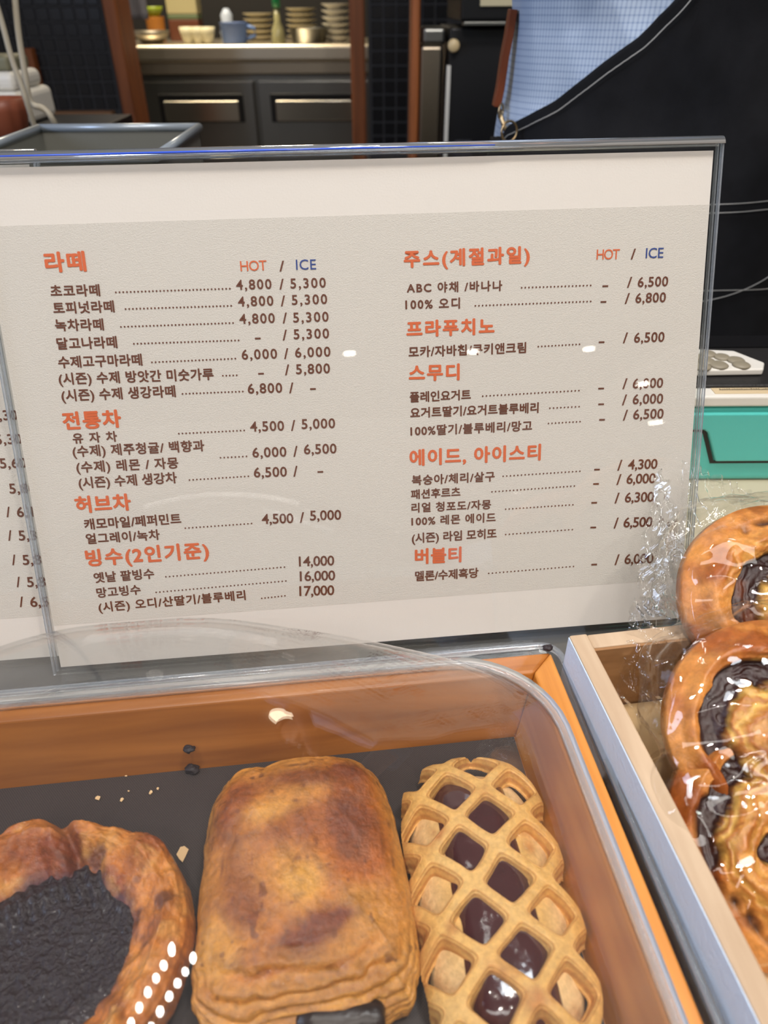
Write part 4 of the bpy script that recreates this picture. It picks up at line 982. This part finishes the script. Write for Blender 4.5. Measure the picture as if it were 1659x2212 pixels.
# hanging cloth by the left post
p = ony(284, 42, YW+.3); nu, nv = 20, 24; gx, gy = np.meshgrid(np.linspace(0, .14, nu), np.linspace(0, .45, nv), indexing='ij')
Vh = np.stack([p[0]-.07+gx, YW+.30+.010*np.sin(gx*90+gy*4), p[2]+gy], -1)
ho = mesh('hanging_cloth', Vh.reshape(-1, 3), gridF(nu, nv), Pc('grey_cloth', 150, 150, 156), None, True); ho.modifiers.new('t', 'SOLIDIFY').thickness = .003
tag(ho, 'pale grey cloth hanging beside the left kitchen post', 'cloth')

# ---- steel column and black cabinet between kitchen and the person
YC = 1.9
def cx_(px, py=200): return ony(px, py, YC)[0]
sc_ = thing('steel_boiler', (cx_(935), YC+.06, 0), 'narrow steel appliance column left of the black cabinet', 'appliance')
wbox('column', cx_(908), cx_(958), YC+.05, YC+.18, .3, ony(935, 100, YC)[2], plain('warm_steel', (.40, .34, .26, 1), .3, metal=1), sc_, .008)
wbox('upper_block', cx_(912), cx_(962), YC+.05, YC+.18, ony(935, 100, YC)[2], ony(935, 60, YC)[2], M['steel_d'], sc_, .008)
wbox('wood_side', cx_(888), cx_(907), YC+.05, YC+.18, .3, ony(935, 0, YC)[2]+.3, M['post'], sc_, .006)
wbox('foot', cx_(890), cx_(958), YC+.06, YC+.17, 0, .3, M['black'], sc_)
cb = thing('black_cabinet', (cx_(1080), YC+.2, 0), 'tall black cabinet with a pale left edge strip behind the person', 'cabinet')
ztop = CZ+.5; zs1 = ony(1000, 60, YC)[2]
wbox('lower_body', cx_(968), cx_(1300), YC, YC+.35, 0, zs1, plain('satin_black', (.012, .012, .014, 1), .35), cb, .004)
wbox('edge_strip', cx_(963), cx_(971), YC-.006, YC+.01, .2, zs1-.07, M['white'], cb)
wbox('upper_body', cx_(984), cx_(1300), YC-.04, YC+.35, zs1+.012, ztop, M['black'], cb, .006)
wbox('grey_ledge', cx_(990), cx_(1300), YC-.045, YC, zs1+.004, zs1+.012, M['steel_d'], cb, .002)
wbox('door_panel', cx_(985, 250), cx_(1022, 250), YC-.008, YC, .3, zs1-.22, plain('charcoal', (.03, .03, .04, 1), .4), cb, .003)
wbox('cream_label', ony(1037, 8, YC-.04)[0], ony(1130, 8, YC-.04)[0], YC-.046, YC-.04, ony(1050, 13, YC-.04)[2], ony(1050, -40, YC-.04)[2], Pc('cream_label', 206, 196, 162), cb)
p = ony(979, 98, YC); MB().lathe((p[0], YC+.005, p[2]), [(.006, 0), (.013, .004), (.013, .022), (.01, .026)], 20, (0, -1, 0)).build('knob', Pc('cream_knob', 220, 196, 150), cb, True)

# ============================================================ PERSON
YP = .98
PXc = ony(1455, 200, YP)[0]
def body_mesh(name, nodes, edges, parent, mat, sub=2):
    """skin-modifier figure: nodes name->(pos, r)"""
    idx = {k: i for i, k in enumerate(nodes)}; org = ORI[parent.name]
    me = bpy.data.meshes.new(name); me.from_pydata([tuple(np.array(v[0])-org) for v in nodes.values()], [(idx[a], idx[b]) for a, b in edges], [])
    o = bpy.data.objects.new(name, me); COL.objects.link(o); o.parent = parent; ORI[o.name] = org
    sk = o.modifiers.new('skin', 'SKIN'); lay = me.skin_vertices[0] if me.skin_vertices else None
    if lay is None:
        bpy.context.view_layer.objects.active = o; bpy.context.view_layer.update(); lay = me.skin_vertices[0] if me.skin_vertices else me.skin_vertices.new()
    for i, v in enumerate(nodes.values()):
        r = v[1]; lay.data[i].radius = r if hasattr(r, '__len__') else (r, r); lay.data[i].use_root = (i == 0)
    ss = o.modifiers.new('sub', 'SUBSURF'); ss.levels = sub; ss.render_levels = sub
    me.materials.append(mat); sk.use_smooth_shade = True
    return o
per = thing('person', (PXc, YP+.05, 0), 'person in pale blue checked shirt and black denim apron standing behind the counter', 'person')
X0, Y0 = PXc, YP+.06
sk_m = plain('skin', srgb(206, 158, 130), .5, sub=.2)
nodes = {'pelvis': ((X0, Y0, .96), (.15, .10)), 'waist': ((X0, Y0, 1.08), (.13, .09)), 'chest': ((X0, Y0, 1.27), (.15, .10)), 'neckb': ((X0, Y0+.01, 1.42), (.07, .06)), 'neck': ((X0, Y0, 1.48), .048),
         'jaw': ((X0, Y0-.02, 1.54), (.06, .07)), 'head': ((X0, Y0-.01, 1.62), (.075, .09)), 'crown': ((X0, Y0, 1.69), (.05, .06))}
edges = [('pelvis', 'waist'), ('waist', 'chest'), ('chest', 'neckb'), ('neckb', 'neck'), ('neck', 'jaw'), ('jaw', 'head'), ('head', 'crown')]
for s in (-1, 1):
    k = 'L' if s < 0 else 'R'
    nodes.update({k+'hip': ((X0+s*.095, Y0, .90), .088), k+'knee': ((X0+s*.10, Y0+.0, .48), .06), k+'ank': ((X0+s*.10, Y0+.02, .09), .04), k+'toe': ((X0+s*.11, Y0-.13, .04), (.04, .03)),
                  k+'sho': ((X0+s*.17, Y0, 1.38), .055), k+'elb': ((X0+s*.21, Y0-.16, 1.24), .042), k+'wri': ((X0+s*.10, Y0-.34, 1.32), .027), k+'palm': ((X0+s*.08, Y0-.40, 1.34), (.034, .018))})
    edges += [('pelvis', k+'hip'), (k+'hip', k+'knee'), (k+'knee', k+'ank'), (k+'ank', k+'toe'), ('neckb', k+'sho'), (k+'sho', k+'elb'), (k+'elb', k+'wri'), (k+'wri', k+'palm')]
body = body_mesh('body', nodes, edges, per, sk_m)
for s in (-1, 1):
    for f in range(5):
        bx, by, bz = X0+s*.08, Y0-.40, 1.34
        if f == 4: P_ = [(bx-s*.0, by+.03, bz+.005), (bx-s*.035, by+.005, bz+.012), (bx-s*.045, by-.025, bz+.012)]
        else:
            o_x = (f-1.5)*.018; L_f = (.07, .08, .075, .06)[f]
            P_ = [(bx+o_x, by-.005, bz), (bx+o_x*1.1, by-.02-L_f*.35, bz+.004), (bx+o_x*1.1, by-.02-L_f*.7, bz-.012), (bx+o_x, by-.02-L_f*.85, bz-.032)]
        n_ = {str(i): (q, .0085-.0008*i) for i, q in enumerate(P_)}
        body_mesh('finger', n_, [(str(i), str(i+1)) for i in range(len(P_)-1)], per, sk_m, 1)
# face details and hair
for s in (-1, 1):
    MB().lathe((X0+s*.032, Y0-.098, 1.625), [(.002, -.006), (.009, -.003), (.011, 0), (.009, .003), (.002, .006)], 12, (0, -1, 0)).build('eye', M['white'], per, True)
    MB().lathe((X0+s*.078, Y0, 1.61), [(.008, 0), (.02, .004), (.018, .01), (.005, .008)], 12, (s, 0, 0)).build('ear', sk_m, per, True)
MB().tube([(X0, Y0-.095, 1.625), (X0, Y0-.112, 1.60), (X0, Y0-.118, 1.585), (X0, Y0-.10, 1.578)], [.006, .009, .013, .006], 10).build('nose', sk_m, per, True)
MB().tube([(X0-.022, Y0-.088, 1.555), (X0, Y0-.098, 1.553), (X0+.022, Y0-.088, 1.555)], [.002, .006, .002], 8).build('mouth', plain('lips', srgb(170, 90, 84), .4), per, True)
a = np.linspace(0, pi*.62, 24)[:, None]; b = np.linspace(0, 2*pi, 40, endpoint=False)[None, :]
lim = np.where(np.sin(b) < -.2, .62, 1.0); aa = a*lim
V_ = np.stack([X0+.088*np.sin(aa)*np.cos(b), Y0+.01+.105*np.sin(aa)*np.sin(b), 1.635+.092*np.cos(aa)], -1)
mesh('hair', V_.reshape(-1, 3), gridF(24, 40, True), plain('black_hair', (.01, .008, .007, 1), .5, bump=.5, bscale=300), per, True)

# torso profile (shirt): elliptical sections
zs_ = np.array([.88, .95, 1.02, 1.10, 1.20, 1.30, 1.38, 1.44])
def half(px, py): return PXc-ony(px, py, YP+.06)[0]
ww = np.array([.195, .192, .182, .180, .185, .195, .185, .10])
dd = np.array([.125, .120, .112, .112, .125, .130, .11, .07])
def tor(z, th, off=0.0):
    w_ = np.interp(z, zs_, ww)+off; d_ = np.interp(z, zs_, dd)+off
    return np.stack([X0+w_*spow(np.cos(th), .85), Y0+d_*spow(np.sin(th), .85), z+0*th], -1)
# checked shirt material: woven fine check in uv
def check_mat():
    m, N, L, B = newmat('blue_check_cloth')
    uv = N.new('ShaderNodeUVMap'); sp = N.new('ShaderNodeSeparateXYZ'); L.new(uv.outputs[0], sp.inputs[0])
    def stripe(sock, f, w):
        a = N.new('ShaderNodeMath'); a.operation = 'MULTIPLY'; a.inputs[1].default_value = f; L.new(sock, a.inputs[0])
        b = N.new('ShaderNodeMath'); b.operation = 'FRACT'; L.new(a.outputs[0], b.inputs[0])
        c = N.new('ShaderNodeMath'); c.operation = 'LESS_THAN'; c.inputs[1].default_value = w; L.new(b.outputs[0], c.inputs[0]); return c.outputs[0]
    s1 = stripe(sp.outputs[0], 230, .40); s2 = stripe(sp.outputs[1], 150, .26)
    ad = N.new('ShaderNodeMath'); ad.operation = 'ADD'; ad.use_clamp = False; L.new(s1, ad.inputs[0]); L.new(s2, ad.inputs[1])
    mr = N.new('ShaderNodeMapRange'); mr.inputs[2].default_value = 3.0; L.new(ad.outputs[0], mr.inputs[0])
    mx = N.new('ShaderNodeMix'); mx.data_type = 'RGBA'; mx.inputs['A'].default_value = srgb(192, 210, 234); mx.inputs['B'].default_value = srgb(104, 132, 184)
    L.new(mr.outputs[0], mx.inputs['Factor']); L.new(mx.outputs['Result'], B.inputs['Base Color']); B.inputs['Roughness'].default_value = .85
    return m
def uvgrid(o, nu, nv, su_, sv_, wrap):
    me = o.data; uvl = me.uv_layers.new(name='UVMap'); 
    li = np.empty(len(me.loops), int); me.loops.foreach_get('vertex_index', li)
    ui = li//nv; vi = li % nv; 
    U = ui/(nu-1)*su_; Vv = vi/(nv-1)*sv_
    if wrap:
        # seam: faces whose loops span the wrap
        ps = li.reshape(-1, 4) % nv; seam = (ps.max(1)-ps.min(1)) > nv/2
        vv = Vv.reshape(-1, 4); vv[seam] = np.where(ps[seam] == 0, sv_*nv/(nv-1), vv[seam]); Vv = vv.ravel()
    uvl.data.foreach_set('uv', np.stack([Vv, U], 1).ravel())
nu, nv = 120, 300
zz = np.linspace(.90, 1.435, nu)[:, None]; tt = np.linspace(-pi/2+pi, 3*pi/2+pi, nv, endpoint=False)[None, :]+0*zz
fold = .006*fbm(tt*2.2, zz*5+tt*1.5, 3, 3)+.0075*(1-np.abs(fbm(tt*1.6+zz*6, zz*3-tt*1.0, 8, 2))*2)*smooth(.9, 1.05, zz)
Pt = tor(zz+0*tt, tt, .006+fold)
shirt = mesh('shirt', Pt.reshape(-1, 3), gridF(nu, nv, True), check_mat(), per, True); uvgrid(shirt, nu, nv, .54, 1.0, True)
shirt['label'] = 'pale blue finely checked shirt'
for s in (-1, 1):
    P_ = [np.array((X0+s*.13, Y0, 1.385)), np.array((X0+s*.18, Y0-.01, 1.375)), np.array((X0+s*.20, Y0-.08, 1.31)), np.array((X0+s*.215, Y0-.15, 1.25)), np.array((X0+s*.16, Y0-.25, 1.275))]
    MB().tube(P_, [.07, .07, .062, .055, .048], 20, False).build('sleeve', plain('blue_sleeve', srgb(150, 176, 214), .85), per, True)
# apron: front shell; upper edge follows the hand-measured edge line of the photo
edge_px = [(1086, 292), (1100, 268), (1200, 215), (1300, 135), (1380, 78), (1466, -8), (1520, -80), (1600, -170), (1700, -260)]
th_a = np.linspace(pi*1.0, pi*2.0, 240)     # image-left side -> front -> right
def ztop_at(th):
    best = None
    for z in np.linspace(1.36, .93, 170):
        p = tor(np.array(z), np.array(th), .016); v = RC @ (p-CAM); px = W/2+F*v[0]/v[2]; py = H/2+F*v[1]/v[2]
        ey_ = np.interp(px, [e[0] for e in edge_px], [e[1] for e in edge_px])
        if px < edge_px[0][0]: ey_ = 292
        if px > 1700: return 1.33
        if py >= ey_: return z
    return .95
zt_a = np.array([ztop_at(t) for t in th_a]); 
half_i = len(th_a)//2
zt_a[half_i:] = zt_a[:half_i][::-1] if len(th_a) % 2 == 0 else zt_a[:half_i+1][::-1]
zt_a = np.minimum(zt_a, 1.33); _m = th_a > pi*1.5; zt_a[_m] = np.interp(th_a[_m], [pi*1.5, pi*1.86, pi*1.94, pi*2.0], [max(zt_a[half_i-1], 1.30), 1.33, 1.12, .96])
zt_a = np.convolve(np.pad(zt_a, 3, 'edge'), np.ones(7)/7, 'valid')
na = 110; ss = np.linspace(0, 1, na)[:, None]
ZA = zt_a[None, :]*ss+.50*(1-ss); TH = th_a[None, :]+0*ZA
def apr(ZA, TH, off=0.0):
    wz = np.interp(ZA, [.5, .7, .9], [.21, .205, .195]); dz = np.interp(ZA, [.5, .7, .9], [.155, .145, .127])
    lo = np.stack([X0+(wz+.016)*spow(np.cos(TH), .85), Y0+(dz+.016)*spow(np.sin(TH), .85), ZA], -1)
    hi = tor(ZA, TH, .0165+off)
    fl = .0045*fbm(TH*2.0, ZA*4, 12, 3)
    b_ = smooth(.86, .92, ZA)[..., None]; P = lo*(1-b_)+hi*b_
    n_ = np.stack([np.cos(TH), np.sin(TH), 0*TH], -1); return P+n_*(fl+off)[..., None] if np.ndim(off) else P+n_*(fl[..., None]+off*(1-b_))
den = plain('black_denim', srgb(27, 28, 32), .9, spec=.2, bump=.5, bscale=1500, var=.45, vscale=34)
ap = mesh('apron', apr(ZA, TH).reshape(-1, 3), gridF(na, len(th_a)), den, per, True); ap['label'] = 'black denim apron with pale stitching'
so = ap.modifiers.new('t', 'SOLIDIFY'); so.thickness = .003; so.offset = 1
thr = plain('pale_thread', srgb(170, 170, 168), .7)
def stitch(zf, thr_rng, name='stitching', n=300, r=.00055):
    tt_ = np.linspace(*thr_rng, n); z_ = zf(tt_); P = apr(z_, tt_)
    nrm = np.stack([np.cos(tt_), np.sin(tt_), 0*tt_], -1); P = P+nrm*.0042
    mb = MB(); mb.tube(list(P), r, 5, False); return mb.build(name, thr, ap)
fz = lambda t: np.interp(t, th_a, zt_a)
sel = (th_a > pi*1.01) & (th_a < pi*1.49)
_P = apr(zt_a, th_a); _arc = np.r_[0, np.cumsum(np.linalg.norm(np.diff(_P[:, :2], axis=0), axis=1))]
_tx, _tz = np.gradient(_arc), np.gradient(zt_a); _l = np.sqrt(_tx**2+_tz**2)+1e-9
oa = _arc+.012*_tz/_l; oz = zt_a-.012*_tx/_l
oth = np.interp(oa, _arc, th_a)[sel]; oz = oz[sel]
P = apr(oz, oth); P = P+np.stack([np.cos(oth), np.sin(oth), 0*oth], -1)*.0042
MB().tube(list(P), .0006, 5, False).build('stitching', thr, ap)
def zof(px, py): p = ony(px, py, YP-.06); return p[2]
z_a, z_b, z_c = zof(1600, 432), zof(1600, 450), zof(1600, 618)
stitch(lambda t: z_a+0*t, (pi*1.3, pi*1.8)); stitch(lambda t: z_b+0*t, (pi*1.3, pi*1.8))
stitch(lambda t: z_c+.006*np.sin(t*3), (pi*1.3, pi*1.8)); stitch(lambda t: z_c-.010+.05*(t-pi*1.5)**2, (pi*1.3, pi*1.75))
tr = plain('black_trousers', (.012, .012, .014, 1), .8)
for s in (-1, 1):
    MB().tube([(X0+s*.09, Y0+.01, .93), (X0+s*.10, Y0+.01, .72), (X0+s*.10, Y0+.01, .48), (X0+s*.10, Y0+.02, .08)], [.105, .10, .08, .06], 20).build('trouser_leg', tr, per, True)
    o = MB().tube([(X0+s*.10, Y0+.06, .04), (X0+s*.105, Y0-.02, .045), (X0+s*.11, Y0-.15, .035)], [.04, .048, .04], 16).build('shoe', M['black'], per, True)
# strap, clasp and ring at the hip
lea = plain('brown_leather', srgb(126, 62, 34), .45)
Ys = YP+.035
sp_ = [ony(px, py, Ys) for px, py in ((1108, 20), (1098, 80), (1090, 120), (1080, 190), (1072, 230))]
V = []
for i_, p_ in enumerate(sp_):
    d_ = sp_[min(i_+1, len(sp_)-1)]-sp_[max(i_-1, 0)]; d_ = d_/np.linalg.norm(d_); n_ = np.cross(d_, [0, 1., 0]); n_ /= np.linalg.norm(n_)
    V += [p_+n_*a_+np.array([0, b_, 0]) for a_, b_ in ((-.0045, -.010), (.0045, -.010), (.0045, .010), (-.0045, .010))]
Fc = [(k*4+q, k*4+(q+1) % 4, k*4+4+(q+1) % 4, k*4+4+q) for k in range(len(sp_)-1) for q in range(4)]+[(3, 2, 1, 0), tuple(len(V)-4+q for q in range(4))]
bevel(mesh('leather_strap', V, Fc, lea, per), .001, 2)
brass = plain('old_brass', (.55, .42, .25, 1), .3, metal=1)
def ring(c, R_, r, ax, nm, mat):
    ax = np.array(ax, float); ax /= np.linalg.norm(ax); a_ = np.cross(ax, [0, 0, 1.]); a_ /= np.linalg.norm(a_); b_ = np.cross(ax, a_)
    P = [np.asarray(c)+R_*(a_*cos(t)+b_*sin(t)) for t in np.linspace(0, 2*pi, 30)]
    MB().tube(P, r, 8, False).build(nm, mat, per, True)
ring(ony(1100, 284, .955), .011, .0014, (.5, -1, .1), 'ring', brass)
ring(ony(1082, 240, Ys-.01), .008, .0013, (1, -.5, 0), 'ring', brass)
MB().tube([ony(1080, 236, Ys-.01), ony(1084, 258, Ys-.015), ony(1092, 280, Ys-.02), ony(1100, 300, Ys-.02)], [.0018, .003, .003, .0018], 8).build('clasp', brass, per, True)
